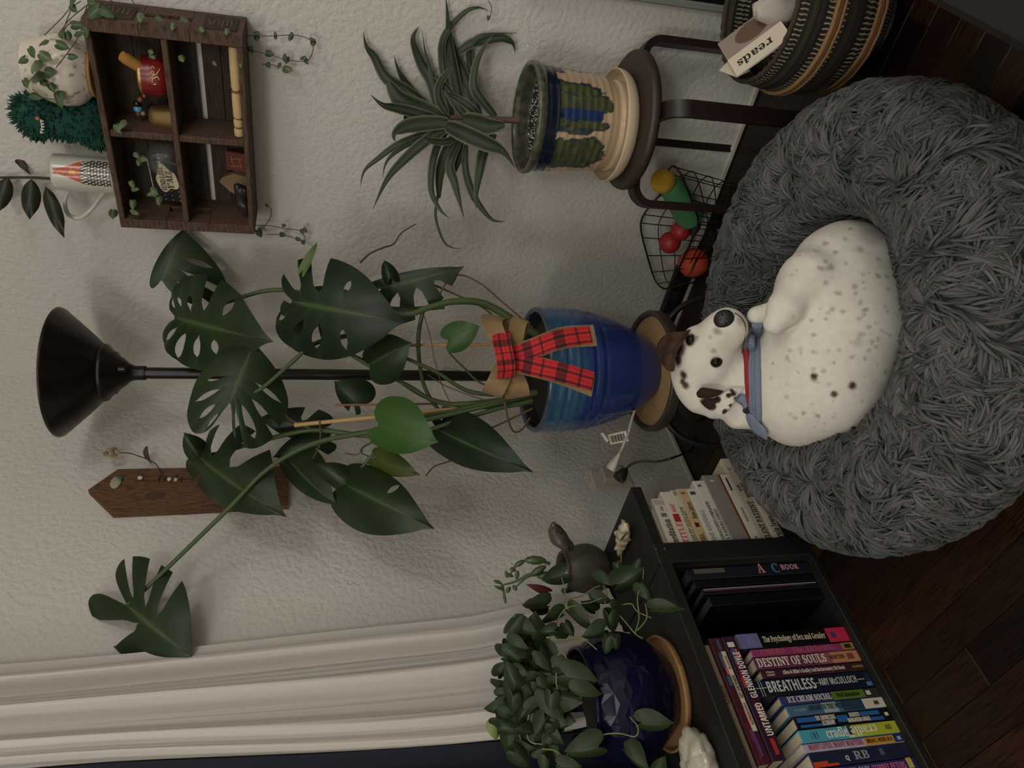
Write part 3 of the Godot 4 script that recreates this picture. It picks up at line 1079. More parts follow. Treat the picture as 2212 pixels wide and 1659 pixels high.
	lf.call(812, 988, 1.66, 906, 1024, 1.62, 27, 26, Vector3(-0.1, 0.1, 0), [], [], 0.06, 0.4, 0.0, lin(rgb8(62, 72, 28)))
	lf.call(272, 1303, 1.535, 410, 1414, 1.485, 100, 84, Vector3(-0.05, 0.2, 0.1), [[0.36, 0.022, 0.25, 1.0], [0.5, 0.026, 0.25, 1.0], [0.63, 0.028, 0.25, 1.0]], [[0.52, 0.075, 0.2, 1.0]], 0.05, 0.3, 0.0, null, DEEP)
	lf.call(776, 872, 1.84, 722, 822, 1.84, 28, 48, Vector3(0, 0.3, 0), [[0.4, 0.05, 0.3, 1.0]], [], 0.05, 0.4)
	lf.call(690, 925, 1.76, 560, 900, 1.74, 34, 40, Vector3(0, 0.5, 0), [[0.4, 0.04, 0.3, 1.0]], [[0.5, 0.04, 0.3, 1.0]], 0.08, 0.6, 0.0, dk2)
	lf.call(700, 950, 1.74, 590, 985, 1.72, 30, 36, Vector3(0.2, 0.4, 0), [[0.45, 0.03, 0.35, 1.0]], [], 0.08, 0.6, 0.0, dk2)
	lf.call(640, 690, 1.70, 790, 640, 1.70, 60, 60, Vector3(0, 0.5, 0.2), [[0.4, 0.04, 0.3, 1.0]], [[0.45, 0.04, 0.3, 1.0]], 0.05, 0.5)
	lf.call(654, 582, 1.60, 686, 520, 1.60, 10, 9, Vector3(0.4, 0, 0), [], [], 0.05, 0.2, 0.0, lin(rgb8(74, 96, 40)))
	lf.call(842, 598, 1.64, 830, 560, 1.66, 16, 20, Vector3(0.4, 0.2, 0), [], [], 0.1, 0.8, 0.0, dk2)
	# stalks: pixels from the leaf down to the pot
	var st := func(called: String, list: Array, d0: float, d1: float, r0: float, r1: float, m: Material) -> void: vine(called, t, list, d0, d1, r0, r1, m)
	st.call("petiole", [[275, 1305], [330, 1255], [490, 1100], [580, 1010], [680, 955], [800, 930], [960, 895], [1150, 850]], 1.535, 1.74, 0.0042, 0.0065, M.stem)
	st.call("petiole", [[430, 985], [480, 975], [540, 957], [672, 927], [807, 938], [930, 900], [1080, 862], [1160, 845]], 1.71, 1.73, 0.0045, 0.0075, M.stem)
	st.call("petiole", [[378, 684], [440, 672], [480, 654], [590, 624], [700, 640], [850, 665], [960, 660]], 1.745, 1.70, 0.004, 0.006, M.stem)
	st.call("petiole", [[497, 868], [560, 840], [620, 790], [680, 740], [760, 720], [880, 680]], 1.61, 1.70, 0.004, 0.006, M.stem)
	st.call("petiole", [[631, 649], [700, 660], [800, 668], [880, 676], [920, 664], [960, 652], [1000, 648], [1040, 652], [1075, 668], [1110, 690], [1160, 722]], 1.62, 1.70, 0.005, 0.0095, M.stem)
	st.call("petiole", [[800, 788], [735, 750], [800, 790], [880, 830], [960, 870], [1100, 860]], 1.67, 1.74, 0.003, 0.006, M.stem)
	st.call("petiole", [[735, 752], [830, 800], [930, 860], [1060, 878], [1150, 865]], 1.70, 1.75, 0.0035, 0.006, M.stem)
	st.call("petiole", [[850, 760], [940, 800], [1020, 845], [1140, 850]], 1.68, 1.74, 0.004, 0.0055, M.stem)
	st.call("petiole", [[970, 733], [968, 755], [1000, 790], [1050, 830], [1140, 830]], 1.57, 1.70, 0.0018, 0.003, M.stem)
	st.call("petiole", [[818, 917], [900, 900], [1000, 880], [1140, 850]], 1.57, 1.72, 0.0026, 0.004, M.stem)
	st.call("petiole", [[748, 1045], [780, 1010], [830, 960], [930, 925], [1060, 885], [1150, 862]], 1.65, 1.74, 0.004, 0.0055, M.stem)
	st.call("petiole", [[945, 925], [1000, 905], [1060, 885], [1140, 862]], 1.72, 1.74, 0.003, 0.005, M.stem)
	st.call("petiole", [[812, 988], [780, 975], [800, 955], [900, 920]], 1.67, 1.72, 0.0018, 0.003, M.stem)
	st.call("petiole", [[622, 992], [680, 960], [760, 935], [820, 930]], 1.73, 1.74, 0.003, 0.005, M.stem)
	st.call("aerial_root", [[914, 668], [904, 720], [906, 780], [920, 840], [960, 890], [1030, 880]], 1.69, 1.75, 0.005, 0.004, M.stem)
	st.call("aerial_root", [[778, 565], [800, 545], [830, 532], [850, 525], [868, 500], [900, 481]], 1.72, 1.80, 0.0025, 0.0014, M.stem_brown)
	st.call("aerial_root", [[944, 648], [965, 608], [995, 592], [1040, 612], [1085, 650], [1150, 705]], 1.68, 1.70, 0.0018, 0.002, M.stem_brown)
	st.call("aerial_root", [[930, 610], [980, 632], [1040, 660], [1075, 690]], 1.70, 1.70, 0.0024, 0.002, M.stem_brown)
	st.call("aerial_root", [[912, 668], [928, 720], [940, 780], [955, 830], [975, 872]], 1.69, 1.70, 0.0011, 0.0011, M.stem_brown)
	st.call("aerial_root", [[955, 795], [970, 793], [1000, 800], [1015, 798]], 1.69, 1.69, 0.0008, 0.0008, M.stem_brown)
	st.call("aerial_root", [[925, 808], [960, 830], [1010, 850], [1060, 866]], 1.69, 1.72, 0.0012, 0.0012, M.stem_brown)
	st.call("aerial_root", [[1090, 865], [1098, 905], [1110, 930], [1128, 925], [1145, 900]], 1.70, 1.72, 0.0024, 0.002, M.stem_brown)
	st.call("aerial_root", [[920, 1026], [940, 1005], [990, 985], [1040, 935], [1100, 905], [1150, 880]], 1.72, 1.73, 0.0016, 0.0024, M.stem_brown)
	st.call("aerial_root", [[480, 1068], [520, 1064], [570, 1055], [622, 1033]], 1.69, 1.70, 0.0014, 0.0014, M.stem_brown)
	st.call("aerial_root", [[690, 905], [692, 940], [688, 965], [676, 988]], 1.70, 1.70, 0.0016, 0.0014, M.stem_brown)
	st.call("aerial_root", [[745, 977], [770, 980], [785, 970]], 1.70, 1.70, 0.0016, 0.0012, M.stem_brown)
	var stake := func(list: Array, d0: float, d1: float, r: float, label: String, c: Color) -> void:
		var p := pxl(list, d0, d1)
		var b := MB.new()
		var q := spline(p, 8)
		var rr := []
		for i in q.size(): rr.append(r * (1.0 + (0.18 if i % 5 == 0 else 0.0)))
		b.tube(q, rr, 10)
		single("bamboo_stake", b, mat(c, 0.7), label, "plant stake")
	stake.call([[636, 916], [870, 893], [1150, 862]], 1.70, 1.75, 0.0048, "thick pale bamboo stake standing among the monstera stems", rgb8(178, 148, 100))
	stake.call([[725, 873], [930, 870], [1150, 866]], 1.77, 1.78, 0.0026, "thin reddish stake just right of the thick pale stake", rgb8(140, 100, 66))
	stake.call([[800, 744], [960, 743], [1150, 742]], 1.72, 1.72, 0.0032, "thin tan stake rising behind the small heart leaf and bow", rgb8(160, 124, 82))
	stake.call([[612, 880], [628, 905], [690, 930]], 1.71, 1.72, 0.002, "short brown twig poking out beside the top of the thick stake", rgb8(120, 88, 56))

func bow() -> void:
	var t := thing("bow", "red and black plaid ribbon bow backed with tan burlap on the blue planter", "bow", at(1110, 770, 1.54))
	var plaid := func(w: int, h: int) -> ImageTexture:
		var im := Image.create(w, h, false, Image.FORMAT_RGB8)
		for y in h:
			for x in w:
				var a := fposmod(x / 64.0, 1.0)
				var c := fposmod(y / 64.0, 1.0)
				var k := 0
				if a > 0.62 and a < 0.86 or a > 0.22 and a < 0.28: k += 1
				if c > 0.55 and c < 0.85 or c > 0.14 and c < 0.2: k += 1
				var col := rgb8(198, 40, 44)
				if k == 1: col = rgb8(112, 26, 30)
				if k == 2: col = rgb8(40, 18, 20)
				im.set_pixel(x, y, col.darkened(0.12 * ((x / 2 + y / 2) % 2)))
		return ImageTexture.create_from_image(im)
	var tex: ImageTexture = plaid.call(128, 64)
	var pm := mat(Color.WHITE, 0.9)
	pm.albedo_texture = tex
	pm.uv1_scale = Vector3(1, 2.6, 1)
	var bu := mat(rgb8(158, 132, 96), 0.95)
	bu.albedo_texture = noise_tex(0.25, 256, 2, ramp([0.0, 1.0], [Color(0.72, 0.7, 0.66), Color(1, 1, 1)]), false, 4.0, FastNoiseLite.TYPE_SIMPLEX_SMOOTH, 3)
	tri_map(bu, Vector3(14, 14, 14))
	# ribbon through pixel points with depth, wide across the picture
	var ribbon := func(called: String, list: Array, wv: Vector2, m: Material, th := 0.0012) -> void:
		var b := MB.new()
		var p := []
		for q in list: p.append(at(q[0], q[1], q[2]))
		p = spline(p, 8)
		var side := (-C_UP * wv.x - C_RIGHT * wv.y).normalized()
		var half := wv.length() * 1.54 / FOCAL * 0.5
		for s in 2:
			var rows := []
			for i in p.size():
				var row := PackedVector3Array()
				for k in 7:
					var u := k / 3.0 - 1.0
					row.append(p[i] + side * half * u + C_FWD * (th * s + 0.004 * u * u * sin(i * 0.35)))
				if s == 1: row.reverse()
				rows.append(row)
			b.grid(rows)
		part(called, b, m, t)
	ribbon.call("burlap_loop", [[1098, 760, 1.56], [1080, 735, 1.53], [1062, 690, 1.545], [1080, 684, 1.58], [1095, 735, 1.585]], Vector2(46, 10), bu)
	ribbon.call("burlap_loop", [[1105, 762, 1.56], [1112, 735, 1.55], [1120, 695, 1.565], [1128, 690, 1.58], [1112, 745, 1.585]], Vector2(34, 12), bu)
	ribbon.call("burlap_loop", [[1090, 790, 1.55], [1075, 825, 1.525], [1062, 850, 1.55], [1070, 845, 1.58], [1095, 800, 1.585]], Vector2(44, 14), bu)
	ribbon.call("burlap_loop", [[1100, 790, 1.56], [1118, 830, 1.545], [1122, 855, 1.565], [1112, 850, 1.58], [1098, 800, 1.58]], Vector2(44, -8), bu)
	ribbon.call("burlap_tail", [[1105, 768, 1.548], [1150, 752, 1.525], [1215, 728, 1.518], [1286, 722, 1.528]], Vector2(8, 46), bu)
	ribbon.call("burlap_tail", [[1105, 778, 1.548], [1150, 788, 1.525], [1215, 806, 1.518], [1282, 832, 1.528]], Vector2(-8, 46), bu)
	ribbon.call("ribbon_loop", [[1082, 712, 1.54], [1083, 730, 1.515], [1088, 755, 1.51], [1092, 775, 1.505], [1094, 795, 1.51], [1092, 815, 1.525]], Vector2(38, -4), pm)
	ribbon.call("ribbon_tail", [[1104, 768, 1.54], [1150, 752, 1.518], [1210, 730, 1.512], [1276, 720, 1.523]], Vector2(9, 38), pm)
	ribbon.call("ribbon_tail", [[1104, 776, 1.54], [1150, 788, 1.518], [1215, 803, 1.512], [1282, 822, 1.523]], Vector2(-8, 40), pm)

func dracaena() -> void:
	var t := thing("dracaena", "dracaena with long arching dark strap leaves in the striped cream planter", "plant", DPOT + Vector3(0, 0.567, 0))
	vine("stem", t, [[1122, 258], [1100, 257], [1050, 254], [1000, 252], [960, 250]], 1.665, 1.665, 0.0075, 0.005, M.stem_brown)
	var dk := rgb8(39, 50, 34)
	var pale := rgb8(104, 108, 84)
	# points in a close-up of the crown (origin 750, 0, magnified 2.962), root to tip; then width, depth at root and tip
	var list := [
		[[[600, 740], [420, 600], [260, 500], [180, 360], [125, 290], [105, 200]], 60, 1.67, 1.62], [[[620, 740], [480, 640], [390, 540], [330, 440], [300, 345]], 44, 1.67, 1.68],
		[[[640, 770], [470, 700], [340, 620], [268, 520]], 110, 1.66, 1.62], [[[620, 770], [450, 720], [330, 690], [230, 665], [150, 600]], 56, 1.66, 1.6],
		[[[650, 780], [500, 790], [380, 810], [310, 855], [308, 900]], 84, 1.65, 1.6], [[[650, 790], [480, 860], [330, 920], [200, 1010], [110, 1090], [85, 1190]], 40, 1.66, 1.66],
		[[[650, 800], [500, 870], [370, 930], [260, 1020], [225, 1130]], 36, 1.66, 1.62], [[[650, 810], [520, 890], [380, 1010], [260, 1140], [165, 1330]], 64, 1.65, 1.6],
		[[[600, 740], [545, 520], [480, 400], [425, 250], [455, 165]], 66, 1.67, 1.66], [[[640, 740], [560, 560], [530, 430], [500, 320], [480, 190]], 22, 1.66, 1.64],
		[[[680, 760], [640, 560], [612, 400], [615, 260], [670, 160], [760, 70], [840, 42], [905, 62]], 44, 1.67, 1.68], [[[740, 720], [690, 480], [662, 300], [650, 150], [632, -30]], 62, 1.67, 1.66],
		[[[850, 740], [790, 570], [730, 420], [690, 300], [660, 180]], 58, 1.67, 1.69], [[[950, 740], [860, 630], [815, 540], [830, 400], [880, 290], [940, 210]], 52, 1.66, 1.6],
		[[[845, 570], [795, 450], [785, 320], [830, 240], [920, 212], [1085, 205]], 36, 1.68, 1.67], [[[705, 330], [800, 275], [900, 250], [1000, 238], [1060, 270], [1075, 330]], 54, 1.70, 1.68],
		[[[740, 760], [830, 785], [920, 800], [1010, 790]], 92, 1.62, 1.56], [[[640, 800], [740, 845], [900, 915], [1000, 960], [1075, 1065]], 84, 1.63, 1.54],
		[[[640, 830], [580, 930], [545, 1080], [545, 1230], [600, 1340], [655, 1390]], 44, 1.66, 1.66], [[[690, 860], [640, 980], [600, 1110], [588, 1262]], 64, 1.67, 1.68],
		[[[720, 900], [660, 1050], [690, 1160], [720, 1280], [750, 1398]], 52, 1.66, 1.64], [[[760, 920], [760, 1080], [800, 1220], [850, 1310], [930, 1400], [1010, 1410]], 44, 1.66, 1.68],
		[[[940, 850], [880, 960], [850, 1100], [830, 1220], [825, 1335]], 62, 1.64, 1.62], [[[620, 1040], [575, 1280], [570, 1400], [620, 1540], [680, 1580], [730, 1580]], 16, 1.68, 1.70],
		[[[640, 720], [590, 620], [600, 520], [672, 425]], 48, 1.64, 1.58], [[[760, 740], [700, 660], [640, 560], [560, 480]], 46, 1.64, 1.6], [[[850, 740], [790, 680], [700, 620], [640, 590]], 40, 1.63, 1.6],
		[[[640, 800], [500, 760], [420, 740], [370, 770]], 90, 1.67, 1.65], [[[700, 860], [650, 900], [560, 900], [490, 870]], 40, 1.64, 1.6], [[[690, 830], [730, 960], [690, 1080], [670, 1130]], 46, 1.67, 1.66],
	]
	for q in list:
		var b := MB.new()
		var w: float = q[1] / 2.962 * 1.66 / FOCAL * 0.66
		strap(b, pxl(q[0], q[2], q[3], 750.0, 0.0, 2.962), w, 0.35, dk.darkened(0.18 * rng.randf()), pale, q[0].size() == 4)
		part("leaf", b, M.leaf_soft, t)

const PPOT := Vector3(0.150, 0.363, 1.10)

func pothos() -> void:
	var o := PPOT
	var sa := thing("plant_saucer", "round terracotta-tan saucer under the dark blue faceted pot on the bookcase", "saucer", o)
	var b := MB.new()
	b.lathe([Vector2(0.001, 0.0), Vector2(0.095, 0.0), Vector2(0.105, 0.004), Vector2(0.109, 0.014), Vector2(0.106, 0.017), Vector2(0.102, 0.013), Vector2(0.098, 0.007), Vector2(0.001, 0.006)], 56, o)
	part("dish", b, mat(rgb8(152, 114, 74), 0.7), sa)
	var t := thing("planter", "dark navy glossy pot with faceted diamond relief on the bookcase top", "plant pot", o + Vector3(0, 0.007, 0))
	b = MB.new()
	var rows := []
	var hs := [0.008, 0.03, 0.055, 0.08, 0.105, 0.13, 0.155, 0.178]
	var rs := [0.07, 0.092, 0.109, 0.119, 0.122, 0.119, 0.110, 0.098]
	var sg := 18
	for i in hs.size():
		var row := []
		for k in sg:
			var g := TAU * (k + 0.5 * (i % 2)) / sg
			var r: float = rs[i] * (1.0 + 0.012 * sin(k * 5.3 + i * 2.7))
			row.append(o + Vector3(r * cos(g), hs[i], r * sin(g)))
		rows.append(row)
	for i in hs.size() - 1:
		for k in sg:
			var k2 := (k + 1) % sg
			if i % 2 == 0:
				facet(b, rows[i][k], rows[i][k2], rows[i + 1][k], o)
				facet(b, rows[i + 1][k], rows[i][k2], rows[i + 1][k2], o)
			else:
				facet(b, rows[i][k], rows[i + 1][k2], rows[i + 1][k], o)
				facet(b, rows[i][k], rows[i][k2], rows[i + 1][k2], o)
	b.lathe([Vector2(0.097, 0.176), Vector2(0.101, 0.181), Vector2(0.1, 0.187), Vector2(0.095, 0.188), Vector2(0.092, 0.182), Vector2(0.09, 0.15), Vector2(0.001, 0.15)], 48, o)
	part("pot", b, mat(rgb8(13, 15, 42), 0.14, 0.0, 0.32), t)
	var p := thing("pothos", "bushy trailing heart-leaf pothos spilling over the dark blue faceted pot", "plant", o + Vector3(0, 0.16, 0))
	b = MB.new()
	b.lathe([Vector2(0.001, 0.156), Vector2(0.06, 0.158), Vector2(0.09, 0.153)], 32, o)
	part("soil", b, M.soil, p)
	var hm := []
	for i in 3: hm.append(heart_mesh(i, rgb8(40, 54, 32), rgb8(70, 84, 52)))
	var pale := heart_mesh(1, rgb8(120, 132, 74), rgb8(150, 158, 100))
	# close-up of the pot (origin 1040, 1100, magnified 2.967): x, y, length, direction, depth
	var L := [
		[350, 610, 150, 185, 1.50], [235, 715, 80, -65, 1.47], [335, 770, 190, -85, 1.44], [205, 840, 110, -100, 1.46], [270, 830, 150, 175, 1.45], [150, 900, 110, 60, 1.46], [210, 970, 120, -80, 1.44],
		[290, 930, 150, 95, 1.42], [405, 960, 130, 65, 1.40], [335, 1040, 130, 100, 1.41], [175, 1080, 130, 90, 1.43], [105, 1120, 120, -120, 1.44], [235, 1190, 220, 125, 1.40], [315, 1180, 200, 60, 1.39],
		[460, 1240, 190, 65, 1.36], [545, 1210, 180, 15, 1.36], [670, 1175, 170, 5, 1.35], [625, 1070, 200, 10, 1.355], [440, 1340, 190, 10, 1.36], [100, 1280, 150, 172, 1.42], [180, 1470, 190, 75, 1.38],
		[395, 1140, 120, 40, 1.38], [255, 1320, 160, -60, 1.39], [350, 1420, 130, 150, 1.38], [800, 425, 130, 60, 1.52], [945, 430, 190, -32, 1.50], [875, 372, 70, 70, 1.52], [470, 425, 150, 160, 1.55],
		[350, 600, 130, 175, 1.52], [625, 695, 180, 25, 1.46], [725, 785, 140, 165, 1.42], [830, 720, 120, 80, 1.44], [870, 650, 130, 40, 1.46], [800, 865, 100, 100, 1.40], [860, 855, 90, 80, 1.40],
		[1185, 640, 180, -18, 1.42], [460, 690, 140, 170, 1.49], [765, 580, 120, 0, 1.49], [1110, 1365, 190, -6, 1.34], [655, 1530, 210, 165, 1.33], [985, 1590, 170, 20, 1.34], [1145, 1640, 110, -60, 1.33],
		[255, 1590, 140, 45, 1.35], [420, 1640, 110, 90, 1.35], [560, 1640, 130, 0, 1.33], [290, 1460, 120, 20, 1.38], [230, 1010, 150, 20, 1.45], [310, 880, 160, -20, 1.47], [200, 1300, 140, 45, 1.40],
		[330, 1300, 140, 100, 1.38], [160, 1190, 120, -10, 1.43], [430, 1050, 120, 10, 1.40], [1060, 520, 120, 70, 1.46], [1000, 340, 60, -60, 1.5], [130, 1360, 120, 40, 1.41], [270, 1540, 130, -20, 1.37],
		[390, 780, 120, 30, 1.46], [250, 900, 120, -40, 1.46], [690, 620, 110, -140, 1.5], [360, 1240, 130, -30, 1.37], [130, 1020, 110, -60, 1.45], [560, 760, 90, 60, 1.44], [90, 1410, 110, 82, 1.41],
	]
	for i in 34:
		var a := rng.randf()
		L.insert(0, [rng.randf_range(170, 500), 700.0 + a * 900.0, rng.randf_range(90, 150), rng.randf_range(-180, 180), rng.randf_range(1.38, 1.45) - 0.05 * a])
	for i in 12:
		L.insert(0, [rng.randf_range(430, 560), 1000.0 + i * 48.0, rng.randf_range(100, 150), rng.randf_range(-60, 60), 1.37])
	for i in L.size():
		var q: Array = L[i]
		var xf := leaf_frame(1040 + q[0] / 2.967, 1100 + q[1] / 2.967, q[4], q[2] / 2.967 * 1.1, q[3], rng.randf_range(-0.5, 0.5), rng.randf_range(-0.7, 0.7))
		xf.origin -= p.position
		lpart("leaf", pale if i == L.size() - 1 else hm[i % 3], M.leaf_soft, p, xf)
	var vs := [
		[[[430, 835], [520, 650], [620, 605], [700, 590], [770, 562]], 1.44, 1.48], [[[440, 826], [540, 828], [640, 818], [690, 850], [740, 895]], 1.43, 1.40], [[[1030, 820], [985, 790], [900, 690], [815, 600]], 1.40, 1.47],
		[[[985, 785], [1010, 690], [1000, 560], [1030, 470], [1040, 380]], 1.40, 1.5], [[[1000, 770], [1060, 690], [1050, 600]], 1.40, 1.44], [[[500, 1620], [600, 1525], [760, 1445], [880, 1430], [985, 1450], [1003, 1390], [950, 1325]], 1.345, 1.33],
		[[[390, 1530], [470, 1540], [520, 1590], [480, 1640]], 1.36, 1.34], [[[520, 640], [538, 540], [515, 430]], 1.5, 1.54], [[[455, 975], [500, 920], [525, 912], [545, 950]], 1.38, 1.36], [[[480, 1040], [480, 1110], [490, 1150]], 1.37, 1.36],
		[[[540, 570], [640, 550], [720, 500], [760, 485]], 1.51, 1.52], [[[780, 480], [805, 540], [790, 600]], 1.52, 1.48], [[[890, 400], [895, 300], [890, 200]], 1.52, 1.56], [[[890, 610], [960, 600], [1000, 650], [1090, 690]], 1.48, 1.43],
		[[[250, 1180], [180, 1240], [110, 1340], [95, 1390]], 1.42, 1.41], [[[330, 1240], [290, 1380], [310, 1480], [390, 1500]], 1.38, 1.36], [[[240, 1420], [260, 1500], [300, 1560], [270, 1640]], 1.38, 1.36], [[[680, 670], [720, 690], [745, 650]], 1.46, 1.46],
	]
	for q in vs:
		vine("vine", p, q[0], q[1], q[2], 0.0014, 0.0011, mat(rgb8(118, 124, 72), 0.6), 1040.0, 1100.0, 2.967)

func facet(b: MB, a: Vector3, c: Vector3, d: Vector3, o: Vector3) -> void:
	var m := (a + c + d) / 3
	var out := Vector3(m.x - o.x, 0, m.z - o.z).normalized()
	if (c - a).cross(d - a).dot(out) < 0:
		var s := c
		c = d; d = s
	var n := (c - a).cross(d - a).normalized()
	var peak := m + n * 0.0012
	b.face([a, c, peak]); b.face([c, d, peak]); b.face([d, a, peak])
# ------------------------------------------------------------------ the dog: joints with radii, joined by a smooth minimum and meshed as surface nets
const BED := Vector3(0.814, 0.0, 0.752)

class Body:
	var caps := []
	var lo: Vector3
	var cell := 0.004
	var n := Vector3i.ZERO
	var f := PackedFloat32Array()

	func bone(a: Vector3, ra: float, b: Vector3, rb: float, k := 0.03) -> void:
		caps.append([a, b, ra, rb, k])

	static func dist(p: Vector3, c: Array) -> float:
		var ab: Vector3 = c[1] - c[0]
		var h: float = clamp((p - c[0]).dot(ab) / max(1e-9, ab.length_squared()), 0.0, 1.0)
		return p.distance_to(c[0] + ab * h) - lerp(float(c[2]), float(c[3]), h)

	func at(p: Vector3) -> float:
		var d := 9.0
		for c in caps:
			var e := dist(p, c)
			var h: float = max(c[4] - absf(d - e), 0.0) / c[4]
			d = min(d, e) - h * h * c[4] * 0.25
		return d

	func fill(a: Vector3, b: Vector3) -> void:
		lo = a
		n = Vector3i(((b - a) / cell).ceil()) + Vector3i.ONE
		f.resize(n.x * n.y * n.z)
		f.fill(9.0)
		for c in caps:
			var r: float = max(c[2], c[3]) + 0.035
			var p0 := (Vector3(min(c[0].x, c[1].x), min(c[0].y, c[1].y), min(c[0].z, c[1].z)) - Vector3.ONE * r - lo) / cell
			var p1 := (Vector3(max(c[0].x, c[1].x), max(c[0].y, c[1].y), max(c[0].z, c[1].z)) + Vector3.ONE * r - lo) / cell
			var k: float = c[4]
			var A: Vector3 = c[0]
			var ab: Vector3 = c[1] - c[0]
			var ll: float = max(1e-9, ab.length_squared())
			var ra: float = c[2]
			var dr: float = c[3] - c[2]
			for x in range(max(0, int(p0.x)), min(n.x, int(p1.x) + 1)):
				for y in range(max(0, int(p0.y)), min(n.y, int(p1.y) + 1)):
					var i := (x * n.y + y) * n.z
					for z in range(max(0, int(p0.z)), min(n.z, int(p1.z) + 1)):
						var p := lo + Vector3(x, y, z) * cell
						var ap := p - A
						var h: float = clamp(ap.dot(ab) / ll, 0.0, 1.0)
						var e := (ap - ab * h).length() - ra - dr * h
						var d := f[i + z]
						var g: float = max(k - absf(d - e), 0.0) / k
						f[i + z] = min(d, e) - g * g * k * 0.25

	func nets(b: MB) -> void:
		var ids := PackedInt32Array()
		ids.resize(f.size())
		ids.fill(-1)
		var sy := n.z
		var sx := n.y * n.z
		var off := [0, sx, sy, sx + sy, 1, sx + 1, sy + 1, sx + sy + 1]
		var crn := [Vector3(0, 0, 0), Vector3(1, 0, 0), Vector3(0, 1, 0), Vector3(1, 1, 0), Vector3(0, 0, 1), Vector3(1, 0, 1), Vector3(0, 1, 1), Vector3(1, 1, 1)]
		var edges := [[0, 1], [2, 3], [4, 5], [6, 7], [0, 2], [1, 3], [4, 6], [5, 7], [0, 4], [1, 5], [2, 6], [3, 7]]
		var lim := cell * 2.0
		var list := []
		for x in n.x - 1:
			for y in n.y - 1:
				var i0 := x * sx + y * sy
				for z in n.z - 1:
					var i := i0 + z
					if absf(f[i]) > lim: continue
					var s := 0
					for k in 8:
						if f[i + off[k]] < 0.0: s += 1
					if s == 0 or s == 8: continue
					var p := Vector3.ZERO
					var m := 0
					for e in edges:
						var a := f[i + off[e[0]]]
						var c := f[i + off[e[1]]]
						if (a < 0.0) != (c < 0.0):
							p += crn[e[0]].lerp(crn[e[1]], a / (a - c))
							m += 1
					ids[i] = b.vert(lo + (Vector3(x, y, z) + p / m) * cell)
					list.append(Vector3i(x, y, z))
		for q in list:
			var i: int = q.x * sx + q.y * sy + q.z
			if q.x == 0 or q.y == 0 or q.z == 0: continue
			var a := f[i] < 0.0
			if a != (f[i + sx] < 0.0): turn(b, ids, i, sy, 1, a)
			if a != (f[i + sy] < 0.0): turn(b, ids, i, 1, sx, a)
			if a != (f[i + 1] < 0.0): turn(b, ids, i, sx, sy, a)

	func turn(b: MB, ids: PackedInt32Array, i: int, u: int, w: int, inside: bool) -> void:
		var p := ids[i - u - w]
		var q := ids[i - w]
		var r := ids[i]
		var s := ids[i - u]
		if p < 0 or q < 0 or r < 0 or s < 0: return
		if inside: b.quad(p, q, r, s)
		else: b.quad(s, r, q, p)

# the first point of the body on the sight line through a pixel
func skin(d: Body, x: float, y: float, d0 := 1.1) -> Vector3:
	var t := d0
	for i in 200:
		var e := d.at(at(x, y, t))
		if e < 0.0004: break
		t += max(e * 0.8, 0.0003)
		if t > 1.8: break
	return at(x, y, t)

# a soft flap: outline points, swollen towards the viewer and closed behind
func pillow(b: MB, poly: Array, bulge: float, thick: float) -> void:
	var ctr := Vector3.ZERO
	for p in poly: ctr += p
	ctr /= poly.size()
	var closed := poly.duplicate()
	closed.append(poly[0])
	var fine := spline(closed, 5)
	fine.pop_back()
	var nn := (EYE - ctr).normalized()
	for s in 2:
		var rows := []
		for i in 12:
			var t := 1.0 - i / 11.0
			var row := PackedVector3Array()
			for p in fine:
				var h: float = bulge * (1.0 - t * t) + thick * sqrt(max(0.0, 1.0 - pow(t, 6.0))) * (1.0 if s == 0 else -1.0)
				row.append(ctr + (p - ctr) * max(t, 0.001) + nn * h)
			if s == 1: row.reverse()
			rows.append(row)
		b.grid(rows, false, true)

func dog_and_bed() -> void:
	bed()
	dog()

